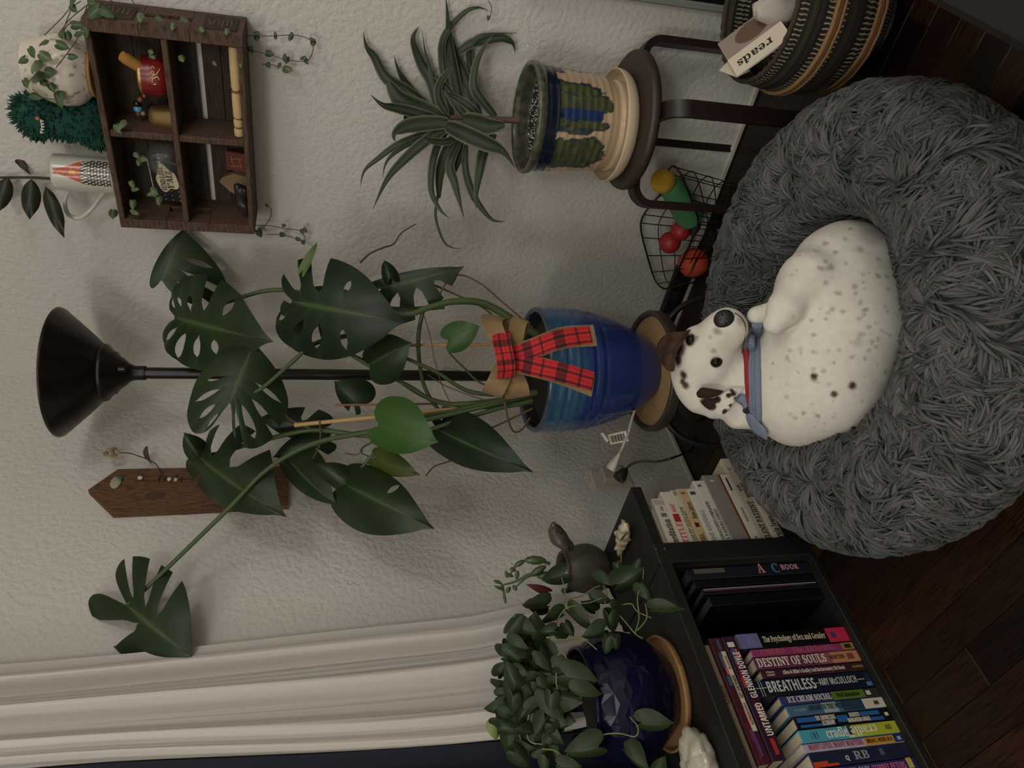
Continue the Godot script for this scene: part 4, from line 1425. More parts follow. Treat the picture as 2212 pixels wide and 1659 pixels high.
func dog() -> void:
	var d := Body.new()
	var q := func(x: float, y: float, z: float) -> Vector3: return at(x, y, z)
	d.bone(q.call(1830, 572, 1.385), 0.083, q.call(1802, 700, 1.375), 0.110, 0.05)
	d.bone(q.call(1802, 700, 1.375), 0.110, q.call(1772, 825, 1.38), 0.106, 0.05)
	d.bone(q.call(1772, 825, 1.38), 0.104, q.call(1716, 860, 1.40), 0.066, 0.05)
	d.bone(q.call(1716, 860, 1.40), 0.066, q.call(1690, 790, 1.40), 0.048, 0.04)
	d.bone(q.call(1782, 880, 1.41), 0.052, q.call(1720, 890, 1.41), 0.046, 0.04)
	# folded hind leg, hock and paw
	d.bone(q.call(1790, 580, 1.355), 0.064, q.call(1742, 610, 1.335), 0.050, 0.035)
	d.bone(q.call(1748, 596, 1.322), 0.046, q.call(1697, 664, 1.300), 0.0300, 0.012)
	d.bone(q.call(1697, 664, 1.300), 0.0300, q.call(1674, 696, 1.298), 0.0200, 0.01)
	d.bone(q.call(1690, 664, 1.37), 0.018, q.call(1634, 679, 1.375), 0.0165, 0.01)
	# front leg and paw tucked under the ear
	d.bone(q.call(1680, 890, 1.42), 0.032, q.call(1592, 897, 1.44), 0.0245, 0.015)
	# neck
	d.bone(q.call(1700, 840, 1.42), 0.056, q.call(1600, 830, 1.45), 0.048, 0.025)
	d.bone(q.call(1600, 830, 1.45), 0.048, q.call(1530, 800, 1.465), 0.05, 0.03)
	d.bone(q.call(1604, 745, 1.435), 0.028, q.call(1640, 800, 1.425), 0.040, 0.02)
	# skull, cheeks, muzzle
	d.bone(q.call(1512, 806, 1.455), 0.052, q.call(1524, 768, 1.435), 0.051, 0.02)
	d.bone(q.call(1524, 764, 1.43), 0.048, q.call(1548, 732, 1.40), 0.0395, 0.02)
	d.bone(q.call(1550, 730, 1.40), 0.038, q.call(1574, 697, 1.362), 0.0285, 0.02)
	d.bone(q.call(1562, 708, 1.372), 0.031, q.call(1585, 712, 1.368), 0.0235, 0.016)
	d.bone(q.call(1578, 752, 1.425), 0.029, q.call(1570, 812, 1.44), 0.035, 0.02)
	d.bone(q.call(1488, 775, 1.46), 0.031, q.call(1504, 838, 1.465), 0.036, 0.02)
	d.bone(q.call(1520, 862, 1.455), 0.030, q.call(1540, 880, 1.45), 0.020, 0.02)
	# brows and toes
	d.bone(q.call(1487, 744, 1.432), 0.020, q.call(1497, 722, 1.422), 0.015, 0.014)
	d.bone(q.call(1544, 795, 1.408), 0.019, q.call(1552, 762, 1.398), 0.016, 0.014)
	for i in 3:
		d.bone(q.call(1580 + i * 11, 884 + i * 9, 1.428), 0.010, q.call(1572 + i * 11, 890 + i * 10, 1.428), 0.0095, 0.007)
	var a := Vector3(9, 9, 9)
	var z := -a
	for c in d.caps:
		for e in 2:
			var r: float = c[2 + e] + 0.02
			a = a.min(c[e] - Vector3.ONE * r)
			z = z.max(c[e] + Vector3.ONE * r)
	d.fill(a, z)
	var b := MB.new()
	d.nets(b)
	# coat: white with ticking; each mark is a patch of the coat round a point of the skin
	var marks := []
	var mk := func(x: float, y: float, r: float, k: float, c: Color) -> void:
		var p := skin(d, x, y)
		marks.append([p, r * p.distance_to(EYE) / FOCAL, k, c])
	var liver := rgb8(58, 44, 36)
	var grey := rgb8(104, 97, 88)
	var zx := func(x: float) -> float: return 1380 + x / 3.131
	var zy := func(y: float) -> float: return 450 + y / 3.131
	for s in [[1185, 1130, 17, 0.95], [1447, 1193, 19, 0.95], [1320, 1250, 16, 0.9], [1115, 1380, 10, 0.7], [1210, 1397, 11, 0.7], [1180, 850, 11, 0.6], [1170, 750, 9, 0.5], [1360, 570, 11, 0.6], [1460, 525, 15, 0.55], [1500, 630, 14, 0.5], [1380, 690, 12, 0.5], [1490, 740, 11, 0.5], [1300, 390, 18, 0.55], [1330, 290, 12, 0.6], [1220, 395, 12, 0.5], [1400, 365, 11, 0.5], [1620, 450, 16, 0.6], [1480, 900, 24, 0.3], [1500, 850, 18, 0.35], [1620, 880, 12, 0.55], [1430, 130, 12, 0.6], [1500, 265, 20, 0.45], [1180, 965, 9, 0.5], [1250, 1095, 13, 0.5], [1260, 230, 16, 0.5], [1200, 280, 12, 0.5], [1690, 540, 13, 0.5], [1530, 1010, 11, 0.5], [1440, 1000, 10, 0.5], [1395, 200, 10, 0.5], [1560, 180, 60, 0.35], [1180, 1160, 10, 0.4], [1645, 820, 9, 0.5], [1520, 440, 10, 0.4], [1100, 970, 9, 0.4], [1680, 690, 10, 0.4]]:
		mk.call(zx.call(s[0]), zy.call(s[1]), s[2] / 3.131 * 1.45, s[3] * (1.0 if s[3] > 0.85 else 0.72), grey if s[3] < 0.8 else liver)
	for s in [[1476, 808, 10.5, 1.0], [1480, 830, 10.0, 0.9], [1474, 822, 8.0, 0.9], [1467, 752, 19, 1.0], [1480, 722, 12, 0.9], [1464, 775, 15, 1.0], [1493, 733, 14, 0.95], [1547, 779, 12.5, 0.95], [1505, 728, 7, 0.5], [1552, 715, 9, 0.4], [1542, 756, 7, 0.45], [1534, 726, 6, 0.3], [1546, 712, 9, 0.35], [1600, 690, 12, 0.35]]:
		mk.call(s[0], s[1], s[2], s[3], liver if s[3] > 0.8 else grey)
	for i in 80:
		mk.call(rng.randf_range(1665, 1925), rng.randf_range(500, 930), rng.randf_range(3.0, 6.5), rng.randf_range(0.15, 0.42), grey)
	var n := FastNoiseLite.new()
	n.frequency = 60.0; n.fractal_octaves = 2
	var coat := rgb8(224, 219, 208)
	for i in b.v.size():
		var p := b.v[i]
		var c := coat.darkened(0.03 + 0.03 * n.get_noise_3d(p.x, p.y, p.z))
		for m in marks:
			var e: float = p.distance_to(m[0]) + 0.0012 * n.get_noise_3d(p.x * 3, p.y * 3, p.z * 3)
			if e < m[1] * 1.3:
				c = c.lerp(m[3], m[2] * (1.0 - smoothstep(m[1] * 0.35, m[1] * 1.25, e)))
		b.c[i] = lin(c)
	var t := thing("dog", "white short-haired dog with grey ticking curled in the fluffy bed looking up", "dog", Vector3(0.78, 0.07, 0.75))
	var fur := painted(0.85, 0.25)
	fur.heightmap_enabled = true
	fur.heightmap_texture = noise_tex(0.12, 256, 2, null, false, 4.0, FastNoiseLite.TYPE_SIMPLEX_SMOOTH, 8)
	fur.heightmap_scale = 0.03
	tri_map(fur, Vector3(9, 9, 9))
	part("body", b, fur, t)
	# eyes
	for e in [[1494, 733, 0.0112], [1547, 778, 0.0115]]:
		var p := skin(d, e[0], e[1])
		var v := (EYE - p).normalized()
		var k := MB.new()
		k.ball(p - v * 0.0062, Vector3.ONE * e[2], 20, 14)
		var eye := part("eye", k, mat(rgb8(24, 15, 10), 0.06, 0.0, 0.4), t)
		k = MB.new()
		var ux := v.cross(Vector3.UP).normalized()
		k.ball(p - v * 0.0062 + v * (e[2] - 0.0062), Vector3.ONE * 0.0066, 16, 12)
		part("pupil", k, mat(rgb8(5, 5, 5), 0.04, 0.0, 0.4), eye)
		# lids
		var ring := []
		for i in 17:
			var g := TAU * i / 16
			var o: Vector3 = ux * cos(g) * e[2] * 1.02 + v.cross(ux) * sin(g) * e[2] * 0.92
			ring.append(p + o * 0.86 - v * 0.0022)
		k = MB.new()
		k.tube(ring, 0.0019, 8, false)
		part("eyelid", k, mat(rgb8(38, 30, 26), 0.6), t)
	# nose: wide above, two nostrils
	var np := skin(d, 1564, 687)
	var nv := (EYE - np).normalized()
	var nx := (-C_UP * 0.42 + C_RIGHT * -0.9).normalized()
	nx = (nx - nv * nx.dot(nv)).normalized()
	var ny := nv.cross(nx)
	var k2 := MB.new()
	k2.ball(np - nv * 0.004, Vector3(0.0165, 0.0185, 0.012), 24, 16, Basis(nx, ny, nv))
	var nm := mat(rgb8(30, 29, 30), 0.45)
	nm.heightmap_enabled = true
	nm.heightmap_texture = noise_tex(0.09, 256, 1, null, false, 4.0, FastNoiseLite.TYPE_CELLULAR, 2)
	nm.heightmap_scale = 0.05
	tri_map(nm, Vector3(14, 14, 14))
	var nose := part("nose", k2, nm, t)
	for s in [-1.0, 1.0]:
		k2 = MB.new()
		k2.ball(np + nv * 0.0055 + nx * 0.0075 * s - ny * 0.0 + nv * -0.0005, Vector3(0.0034, 0.0022, 0.0024), 12, 8, Basis(nx, ny, nv).rotated(nv, 0.5 * s))
		part("nostril", k2, mat(rgb8(6, 6, 6), 0.9), nose)
	# ears
	var zp := func(list: Array) -> Array:
		var out := []
		for s in list: out.append(at(1400 + s[0] / 4.608, 620 + s[1] / 4.608, s[2]))
		return out
	k2 = MB.new()
	pillow(k2, zp.call([[430, 410, 1.40], [330, 432, 1.40], [230, 442, 1.41], [150, 480, 1.43], [98, 545, 1.44], [85, 615, 1.44], [112, 700, 1.435], [150, 775, 1.42], [195, 822, 1.415], [252, 830, 1.405], [268, 780, 1.40], [268, 720, 1.395], [290, 640, 1.39], [335, 560, 1.39], [380, 485, 1.39]]), 0.006, 0.003)
	paint(k2, func(p: Vector3) -> Color: return rgb8(74, 58, 44).lerp(rgb8(48, 36, 28), clamp(0.5 + n.get_noise_3d(p.x * 0.5, p.y * 0.5, p.z * 0.5), 0, 1)))
	part("ear", k2, fur, t)
	k2 = MB.new()
	pillow(k2, zp.call([[500, 1112, 1.415], [560, 1090, 1.405], [650, 1098, 1.40], [740, 1045, 1.395], [840, 1000, 1.39], [950, 984, 1.392], [945, 1015, 1.39], [885, 1072, 1.385], [852, 1150, 1.385], [785, 1232, 1.39], [712, 1268, 1.40], [640, 1232, 1.41], [562, 1182, 1.415]]), 0.006, 0.0028)
	var patches := []
	for s in [[575, 1150, 62], [640, 1120, 50], [690, 1110, 36], [640, 1180, 40], [800, 1070, 26], [850, 1050, 30], [770, 1235, 34], [820, 1170, 18], [870, 1100, 20], [830, 1020, 20], [600, 1200, 30]]:
		patches.append([at(1400 + s[0] / 4.608, 620 + s[1] / 4.608, 1.392), s[2] / 4.608 * 1.4 / FOCAL])
	paint(k2, func(p: Vector3) -> Color:
		var c := coat.darkened(0.06)
		var dir := (p - EYE).normalized()
		for s in patches:
			var o: Vector3 = s[0] - EYE
			var e: float = (o - dir * o.dot(dir)).length()
			c = c.lerp(rgb8(56, 42, 34), 1.0 - smoothstep(s[1] * 0.7, s[1] * 1.15, e))
		return c)
	part("ear", k2, fur, t)
	k2 = MB.new()
	pillow(k2, zp.call([[480, 1040, 1.40], [535, 992, 1.395], [640, 1004, 1.388], [745, 1024, 1.388], [700, 1068, 1.388], [615, 1094, 1.39], [540, 1096, 1.40], [492, 1084, 1.405]]), 0.006, 0.002)
	paint(k2, func(_p: Vector3) -> Color: return rgb8(58, 42, 34))
	part("ear_fold", k2, fur, t)
	# mouth line along the lip
	var lip := []
	for s in [[1590, 672], [1604, 682], [1613, 700], [1611, 730], [1606, 758]]:
		lip.append(skin(d, s[0] - 3, s[1] + 2))
	k2 = MB.new()
	k2.tube(spline(lip, 5), 0.0011, 6)
	part("lip", k2, mat(rgb8(60, 46, 42), 0.6), t)
	# what it wears
	var cl := thing("collar", "red dog collar under the chin beneath the blue bandana", "collar", at(1610, 805, 1.42))
	k2 = MB.new()
	var cp := []
	for s in [[1609, 752], [1613, 775], [1614, 800], [1615, 825], [1617, 850], [1618, 872]]:
		var p := skin(d, s[0], s[1])
		cp.append(p + (EYE - p).normalized() * 0.006)
	k2.tube(spline(cp, 5), 0.0075, 10, true, 0.6)
	part("strap", k2, mat(rgb8(140, 34, 38), 0.75), cl)
	k2 = MB.new()
	var cb := skin(d, 1618, 886)
	k2.box(cb + (EYE - cb).normalized() * 0.008, Vector3(0.014, 0.022, 0.012), Basis(-C_FWD.cross(C_UP), C_UP, -C_FWD).rotated(C_FWD, 0.5), 0.003)
	part("buckle", k2, mat(rgb8(30, 30, 32), 0.4), cl)
	var bd := thing("bandana", "grey-blue cloth bandana knotted round the dog's neck", "bandana", at(1630, 820, 1.42))
	var cloth := mat(rgb8(112, 122, 142), 0.9)
	cloth.heightmap_enabled = true
	cloth.heightmap_texture = noise_tex(0.05, 256, 2, null, false, 4.0, FastNoiseLite.TYPE_SIMPLEX_SMOOTH, 4)
	cloth.heightmap_scale = 0.15
	tri_map(cloth, Vector3(8, 8, 8))
	for lane in 3:
		cp = []
		for s in [[1632, 698], [1630, 725], [1629, 755], [1629, 790], [1630, 825], [1631, 860], [1632, 890], [1633, 915]]:
			var p := skin(d, s[0] + (lane - 1) * 6.5, s[1])
			cp.append(p + (EYE - p).normalized() * 0.005)
		k2 = MB.new()
		k2.tube(spline(cp, 5), rads(0.0085, 0.007, (cp.size() - 1) * 5 + 1), 10, true, 0.8)
		part("fold", k2, cloth, bd)
	k2 = MB.new()
	pillow(k2, zp.call([[972, 1235, 1.395], [1042, 1258, 1.385], [1100, 1330, 1.375], [1160, 1385, 1.37], [1186, 1440, 1.37], [1180, 1505, 1.375], [1125, 1488, 1.385], [1040, 1425, 1.395], [985, 1330, 1.40]]), 0.004, 0.0025)
	part("tail", k2, cloth, bd)
	k2 = MB.new()
	pillow(k2, zp.call([[868, 1128, 1.40], [900, 1070, 1.395], [965, 1062, 1.39], [1012, 1150, 1.39], [970, 1225, 1.395], [930, 1170, 1.40]]), 0.004, 0.0025)
	part("tail", k2, cloth, bd)

func bed() -> void:
	var o := BED
	var t := thing("dog_bed", "round grey shaggy donut dog bed on the dark wood floor", "dog bed", o)
	var base := mat(rgb8(70, 69, 67), 0.95)
	var RC := 0.304
	var RT := 0.098
	var b := MB.new()
	var rows := []
	for i in 64:
		var g := TAU * i / 64
		var row := PackedVector3Array()
		for k in 24:
			var h := TAU * k / 24
			var rr := RC + RT * cos(h) * 1.05
			row.append(o + Vector3(rr * cos(g), max(0.003, 0.102 + RT * sin(h)), rr * sin(g)))
		rows.append(row)
	b.grid(rows, true, true)
	part("bolster", b, base, t)
	b = MB.new()
	b.lathe([Vector2(0.001, 0.004), Vector2(0.26, 0.004), Vector2(0.27, 0.03), Vector2(0.24, 0.06), Vector2(0.001, 0.07)], 48, o)
	part("cushion", b, base, t)
	# one lock of pile, laid over bolster and cushion
	var lk := MB.new()
	lk.tube([Vector3(0, 0, -0.05), Vector3(0.16, 0, 0.16), Vector3(0.38, 0.02, 0.27), Vector3(0.62, 0.05, 0.28), Vector3(0.84, 0.09, 0.2), Vector3(1.0, 0.13, 0.08)], [0.05, 0.085, 0.09, 0.075, 0.045, 0.008], 5, false)
	var mm := MultiMesh.new()
	mm.transform_format = MultiMesh.TRANSFORM_3D
	mm.use_colors = true
	mm.mesh = lk.mesh()
	var total := 30000
	mm.instance_count = total
	var n1 := FastNoiseLite.new()
	n1.frequency = 9.0; n1.seed = 11; n1.fractal_octaves = 2
	var n2 := FastNoiseLite.new()
	n2.frequency = 26.0; n2.seed = 5; n2.fractal_octaves = 1
	for i in total:
		var p: Vector3
		var nn: Vector3
		var fl: Vector3
		var g := rng.randf() * TAU
		var rad := Vector3(cos(g), 0, sin(g))
		var tang := Vector3(-sin(g), 0, cos(g))
		if i % 9 == 0:
			var r := 0.24 * sqrt(rng.randf())
			p = o + rad * r + Vector3(0, 0.068, 0)
			nn = Vector3.UP
			fl = rad
		else:
			var h := rng.randf_range(-0.75, PI + 0.35)
			nn = rad * cos(h) + Vector3.UP * sin(h)
			p = o + rad * RC + nn * (RT + 0.0) + Vector3(0, 0.102, 0)
			fl = (rad * sin(h) - Vector3.UP * cos(h))
			if h > 1.75: fl = -fl
		var w := n1.get_noise_3d(p.x, p.y, p.z) * 4.2 + n2.get_noise_3d(p.x, p.y, p.z) * 1.3
		var dir := (fl * cos(w) + tang * sin(w)).normalized()
		var up := (nn + dir * 0.0).normalized()
		var side := up.cross(dir).normalized()
		dir = side.cross(up)
		var l := rng.randf_range(0.036, 0.054)
		var th := rng.randf_range(0.030, 0.042)
		mm.set_instance_transform(i, Transform3D(Basis(dir * l, side * th * rng.randf_range(0.8, 1.1), up * l * rng.randf_range(0.55, 0.95)), p))
		var v: float = clamp(0.098 + 0.03 * rng.randfn() * 0.5 + 0.03 * n2.get_noise_3d(p.x * 0.6, p.y, p.z * 0.6), 0.035, 0.2)
		mm.set_instance_color(i, Color(v, v * 0.99, v * 0.955))
	var mi := MultiMeshInstance3D.new()
	mi.multimesh = mm
	mi.name = "fur"
	mi.material_override = painted(0.9, 0.2)
	mi.set_meta("kind", "stuff")
	mi.position = -t.position
	t.add_child(mi)
# ------------------------------------------------------------------ books: spine faces local x, height is local y, thickness is local z
func book(label: String, group: String, o: Vector3, t: float, h: float, d: float, bs: Basis, cover: Color, prints: Array, lines: Array, gloss := 0.45, page := rgb8(206, 194, 168)) -> Node3D:
	var k := thing("book", label, "book", o, group)
	k.basis = bs
	var b := MB.new()
	b.box(Vector3(-0.0015, h / 2, 0), Vector3(0.003, h, t), Basis.IDENTITY, 0.0012)
	for s in [-1, 1]:
		b.box(Vector3(-d / 2, h / 2, s * (t / 2 - 0.0008)), Vector3(d - 0.003, h, 0.0016), Basis.IDENTITY, 0.0004)
	lpart("cover", b, mat(cover, gloss), k)
	b = MB.new()
	b.box(Vector3(-d / 2 - 0.0005, h / 2, 0), Vector3(d - 0.005, h - 0.004, t - 0.0034))
	lpart("pages", b, mat(page, 0.9), k)
	var lay := 0.0
	for p in prints:   # from, to along the spine, colour, optional edges across it
		b = MB.new()
		var z0: float = -t / 2 + 0.0006 if p.size() < 5 else p[3]
		var z1: float = t / 2 - 0.0006 if p.size() < 5 else p[4]
		lay += 0.00012
		b.box(Vector3(lay, (p[0] + p[1]) / 2, (z0 + z1) / 2), Vector3(0.0006, absf(p[1] - p[0]), z1 - z0))
		lpart("printed_band", b, mat(p[2], gloss), k)
	for l in lines:    # text, centre along the spine, centre across, size, colour, serif, stretch
		# text, from and to along the spine (metres from its foot), centre across, size, colour, serif
		var mi := words(k, l[0], Vector3.ZERO, Vector3(0, -1, 0), Vector3(0, 0, -1), l[4], mat(l[5], 0.5), l[6])
		var wide: float = mi.mesh.get_aabb().size.x
		mi.basis = Basis(mi.basis.x * (absf(l[1] - l[2]) / max(wide, 0.0001)), mi.basis.y, mi.basis.z)
		mi.position = Vector3(0.0004 + lay + 0.0003, (l[1] + l[2]) / 2, l[3])
	return k

func books() -> void:
	var up := Basis.IDENTITY
	var g := "upright books in the left bay"
	var y := 0.0155
	var X := 0.290
	var W := rgb8(214, 206, 192)
	var std := func(label: String, z0: float, z1: float, h: float, d: float, cover: Color, prints: Array, lines: Array, gloss := 0.4) -> void:
		book(label, g, Vector3(X, y, (z0 + z1) / 2), z1 - z0 - 0.0008, h, d, up.rotated(Vector3.RIGHT, -0.012), cover, prints, lines, gloss)
	std.call("thick black textbook spine with lilac top and pink foot, beside the empty gap", 1.0665, 1.0985, 0.242, 0.18, rgb8(14, 13, 15), [[0.1945, 0.2415, rgb8(106, 104, 150)], [0.0, 0.045, rgb8(196, 44, 78)], [0.026, 0.037, rgb8(70, 62, 110), -0.006, 0.006], [0.21, 0.2105, rgb8(150, 148, 176), -0.01, 0.012], [0.218, 0.2185, rgb8(150, 148, 176), -0.012, 0.008]], [["The Psychology of Sex and Gender", 0.188, 0.0503, 0.0, 0.016, rgb8(196, 188, 160), true]])
	std.call("slim magenta paperback with tan foot, second upright book from the gap", 1.0995, 1.1155, 0.223, 0.14, rgb8(138, 58, 100), [[0.0, 0.026, rgb8(156, 122, 78)], [0.006, 0.02, rgb8(46, 36, 30), -0.004, 0.004]], [["COELHO", 0.2044, 0.1535, 0.0, 0.013, rgb8(190, 92, 110), true], ["The Alchemist", 0.1364, 0.04, 0.0, 0.0145, rgb8(176, 84, 112), true]])
	std.call("maroon paperback with large white capitals and an orange foot", 1.1165, 1.1405, 0.226, 0.15, rgb8(98, 48, 72), [[0.0, 0.062, rgb8(186, 128, 92)], [0.062, 0.09, rgb8(140, 84, 86)], [0.012, 0.026, rgb8(120, 70, 60), -0.006, 0.006]], [["DESTINY OF SOULS", 0.221, 0.074, 0.0, 0.0225, rgb8(226, 214, 200), true], ["NEWTON", 0.066, 0.0336, 0.0, 0.0115, rgb8(86, 48, 50), false]])
	std.call("narrow dark plum paperback with small white slab lettering", 1.1415, 1.1585, 0.222, 0.15, rgb8(62, 30, 44), [[0.002, 0.028, rgb8(52, 40, 30), -0.004, 0.004]], [["O'Bannon", 0.2115, 0.1947, -0.003, 0.005, rgb8(196, 180, 170), false], ["Clelland", 0.2115, 0.1957, 0.0025, 0.005, rgb8(196, 180, 170), false], ["Allen & Mike's Really Cool Backcountry Ski Book", 0.178, 0.044, 0.0, 0.0095, rgb8(214, 200, 190), true], ["FALCONGUIDES", 0.027, 0.003, 0.0, 0.0055, rgb8(160, 130, 60), false]])
	std.call("thick navy hardback lettered in tall pale capitals with a climbing rope line", 1.159, 1.192, 0.248, 0.17, rgb8(20, 26, 44), [[0.231, 0.2318, rgb8(190, 196, 200)], [0.236, 0.2368, rgb8(190, 196, 200)], [0.2235, 0.248, rgb8(190, 196, 200), -0.0005, 0.0005], [0.1145, 0.1215, rgb8(190, 196, 200), -0.0007, 0.0005], [0.016, 0.03, rgb8(190, 196, 200), -0.0007, 0.0005], [0.002, 0.012, rgb8(26, 44, 74), -0.01, 0.012], [0.004, 0.015, rgb8(90, 122, 168), 0.006, 0.0135]], [["BREATHLESS", 0.2225, 0.1224, 0.0, 0.0285, rgb8(196, 196, 190), false], ["AMY McCULLOCH", 0.1136, 0.0326, -0.001, 0.0185, rgb8(176, 180, 180), false]])
	std.call("blue paperback with a green panel and white western lettering", 1.193, 1.2105, 0.208, 0.14, rgb8(50, 54, 104), [[0.031, 0.1, rgb8(88, 116, 44)], [0.0, 0.031, rgb8(46, 54, 34)], [0.018, 0.027, rgb8(206, 202, 190), -0.004, 0.004]], [["ICE CREAM SOCIAL", 0.1933, 0.1027, 0.0, 0.0145, W, true], ["Brad Edmondson", 0.091, 0.0427, 0.0, 0.0105, rgb8(30, 38, 22), true]])
	std.call("pale teal paperback with a white foot, between the green-panelled and black-blue ones", 1.2112, 1.2315, 0.203, 0.14, rgb8(70, 104, 128), [[0.0, 0.045, rgb8(206, 196, 178)], [0.1, 0.13, rgb8(150, 164, 162)], [0.045, 0.09, rgb8(40, 62, 84)], [0.012, 0.022, rgb8(70, 68, 62), -0.0035, 0.0035]], [["AWAKE IN THE WILD", 0.1597, 0.0858, -0.001, 0.0115, rgb8(30, 40, 52), true], ["COLEMAN", 0.189, 0.1655, 0.0, 0.007, rgb8(120, 146, 160), false]])
	std.call("black paperback with jagged blue stripes and narrow white capitals", 1.2325, 1.2545, 0.198, 0.14, rgb8(14, 15, 18), [[0.15, 0.193, rgb8(44, 96, 156), -0.0085, 0.0], [0.128, 0.19, rgb8(44, 96, 156), 0.0045, 0.009], [0.022, 0.062, rgb8(44, 96, 156), -0.0085, -0.001], [0.09, 0.112, rgb8(44, 96, 156), -0.006, 0.006], [0.018, 0.05, rgb8(44, 96, 156), 0.003, 0.009], [0.005, 0.012, rgb8(214, 210, 200), -0.003, 0.003]], [["THE KNOWLEDGE", 0.155, 0.115, -0.0045, 0.0115, W, false], ["ECONOMY", 0.146, 0.12, 0.0048, 0.0115, W, false], ["ROBERTO", 0.0857, 0.0648, -0.0045, 0.0105, W, false], ["MANGABEIRA UNGER", 0.093, 0.047, 0.0048, 0.0105, W, false]])
	std.call("two-tone book half turquoise half lime with mirrored white titles", 1.2555, 1.2785, 0.2, 0.13, rgb8(80, 158, 178), [[0.0, 0.096, rgb8(172, 178, 58)], [0.093, 0.105, rgb8(206, 204, 188)], [0.165, 0.166, rgb8(30, 60, 70), -0.006, 0.006], [0.172, 0.173, rgb8(30, 60, 70), -0.006, 0.006], [0.17, 0.1705, rgb8(30, 60, 70), -0.004, 0.008], [0.178, 0.1785, rgb8(30, 60, 70), -0.004, 0.008]], [["cradle", 0.148, 0.1056, 0.0, 0.0215, rgb8(226, 222, 208), true], ["♀", 0.1035, 0.0945, 0.0, 0.019, rgb8(50, 50, 46), false], ["Hill", 0.0265, 0.0144, 0.0, 0.01, rgb8(84, 92, 30), true]])
	var flip := words(get_node("book_008"), "cradle", Vector3.ZERO, Vector3(0, 1, 0), Vector3(0, 0, 1), 0.0215, mat(rgb8(222, 222, 196), 0.5), true)
	flip.position = Vector3(0.0014, 0.071, 0.0)
	flip.scale = Vector3(0.8, 1, 1)
	std.call("lilac-grey paperback with red capitals and an orange name plate", 1.2795, 1.2945, 0.206, 0.13, rgb8(176, 166, 184), [[0.02, 0.08, rgb8(196, 142, 58)], [0.0, 0.02, rgb8(40, 50, 92)], [0.006, 0.013, rgb8(170, 174, 190), -0.003, 0.003]], [["MANY LIVES, MANY MASTERS", 0.1944, 0.0845, 0.0, 0.0115, rgb8(150, 62, 84), true], ["BRIAN L. WEISS, M.D.", 0.077, 0.023, 0.0, 0.0085, rgb8(60, 36, 20), true]])
	std.call("plain navy hardback with small white figures and a red-orange corner", 1.2955, 1.3205, 0.2, 0.14, rgb8(30, 36, 62), [[0.15, 0.198, rgb8(196, 70, 40), 0.0075, 0.0118], [0.17, 0.198, rgb8(196, 70, 40), 0.003, 0.008]], [["Q", 0.133, 0.126, 0.002, 0.011, W, false], ["RB", 0.115, 0.086, 0.0, 0.018, rgb8(150, 152, 158), true], ["▲", 0.062, 0.054, 0.0, 0.012, rgb8(84, 90, 112), false]])
	std.call("indigo paperback with pink-orange capitals and a round gold seal", 1.3215, 1.343, 0.198, 0.13, rgb8(46, 44, 104), [], [["DETRANSITION, BABY", 0.1847, 0.097, 0.0, 0.016, rgb8(150, 160, 176), false], ["TORREY PETERS", 0.091, 0.0245, 0.0, 0.016, rgb8(190, 96, 130), false], ["●", 0.02, 0.009, 0.0, 0.018, rgb8(186, 170, 80), false]])
	std.call("light sky-blue paperback at the lower edge, after the indigo one", 1.344, 1.362, 0.192, 0.13, rgb8(116, 168, 186), [], [])
	# lying across their tops
	var flat := Basis(Vector3.RIGHT, Vector3.BACK, Vector3.DOWN)
	g = "books lying across the upright ones"
	var r := func(a: float, b: float, c: Color, z0: float, z1: float) -> Array: return [a, b, c, z0, z1]
	var red := rgb8(170, 48, 44)
	var blu := rgb8(40, 40, 84)
	var pk := rgb8(196, 106, 98)
	var dk := rgb8(60, 24, 36)
	var mottle := []
	var cs := [red, blu, dk, pk, rgb8(96, 60, 110), rgb8(110, 30, 44), rgb8(60, 90, 110)]
	for i in 16:
		var a := rng.randf() * 0.2
		var zz := rng.randf_range(-0.009, 0.003)
		mottle.append([a, a + rng.randf_range(0.02, 0.05), cs[i % 7], zz, zz + rng.randf_range(0.004, 0.009)])
	book("mottled red and purple hardback with large white capitals, lowest of the lying stack", g, Vector3(X + 0.004, 0.2755, 1.068), 0.0255, 0.232, 0.16, flat, rgb8(48, 22, 40), mottle, [["GLENNON DOYLE", 0.0346, 0.123, 0.002, 0.0185, rgb8(228, 220, 208), false], ["UNTAMED", 0.133, 0.1906, 0.002, 0.0185, rgb8(228, 220, 208), false], ["●", 0.014, 0.024, 0.0, 0.015, rgb8(214, 206, 194), false]])
	mottle = []
	for i in 18:
		var a := rng.randf() * 0.2
		var zz := rng.randf_range(-0.01, 0.004)
		mottle.append([a, a + rng.randf_range(0.02, 0.05), cs[(i * 3) % 7], zz, zz + rng.randf_range(0.004, 0.008)])
	mottle.append([0.03, 0.18, rgb8(206, 196, 172), 0.0005, 0.0092])
	book("mottled paperback with a cream label strip, middle of the lying stack", g, Vector3(X - 0.002, 0.3005, 1.066), 0.024, 0.235, 0.15, flat, rgb8(70, 26, 40), mottle, [["GET UNTAMED", 0.0777, 0.121, 0.005, 0.0085, rgb8(50, 40, 38), false], ["GLENNON DOYLE", 0.13, 0.169, 0.005, 0.0065, rgb8(60, 48, 44), false], ["the journal", 0.04, 0.066, 0.005, 0.006, rgb8(90, 78, 70), true]])
	book("plain cream paperback on top of the lying stack", g, Vector3(X - 0.01, 0.3205, 1.075), 0.0145, 0.235, 0.15, flat, rgb8(150, 138, 112), [], [["Once", 0.08, 0.115, 0.0, 0.013, rgb8(96, 82, 60), true]])
	# the white-spined stack in the right bay
	g = "white-spined books stacked in the open right bay"
	var wx := 0.284
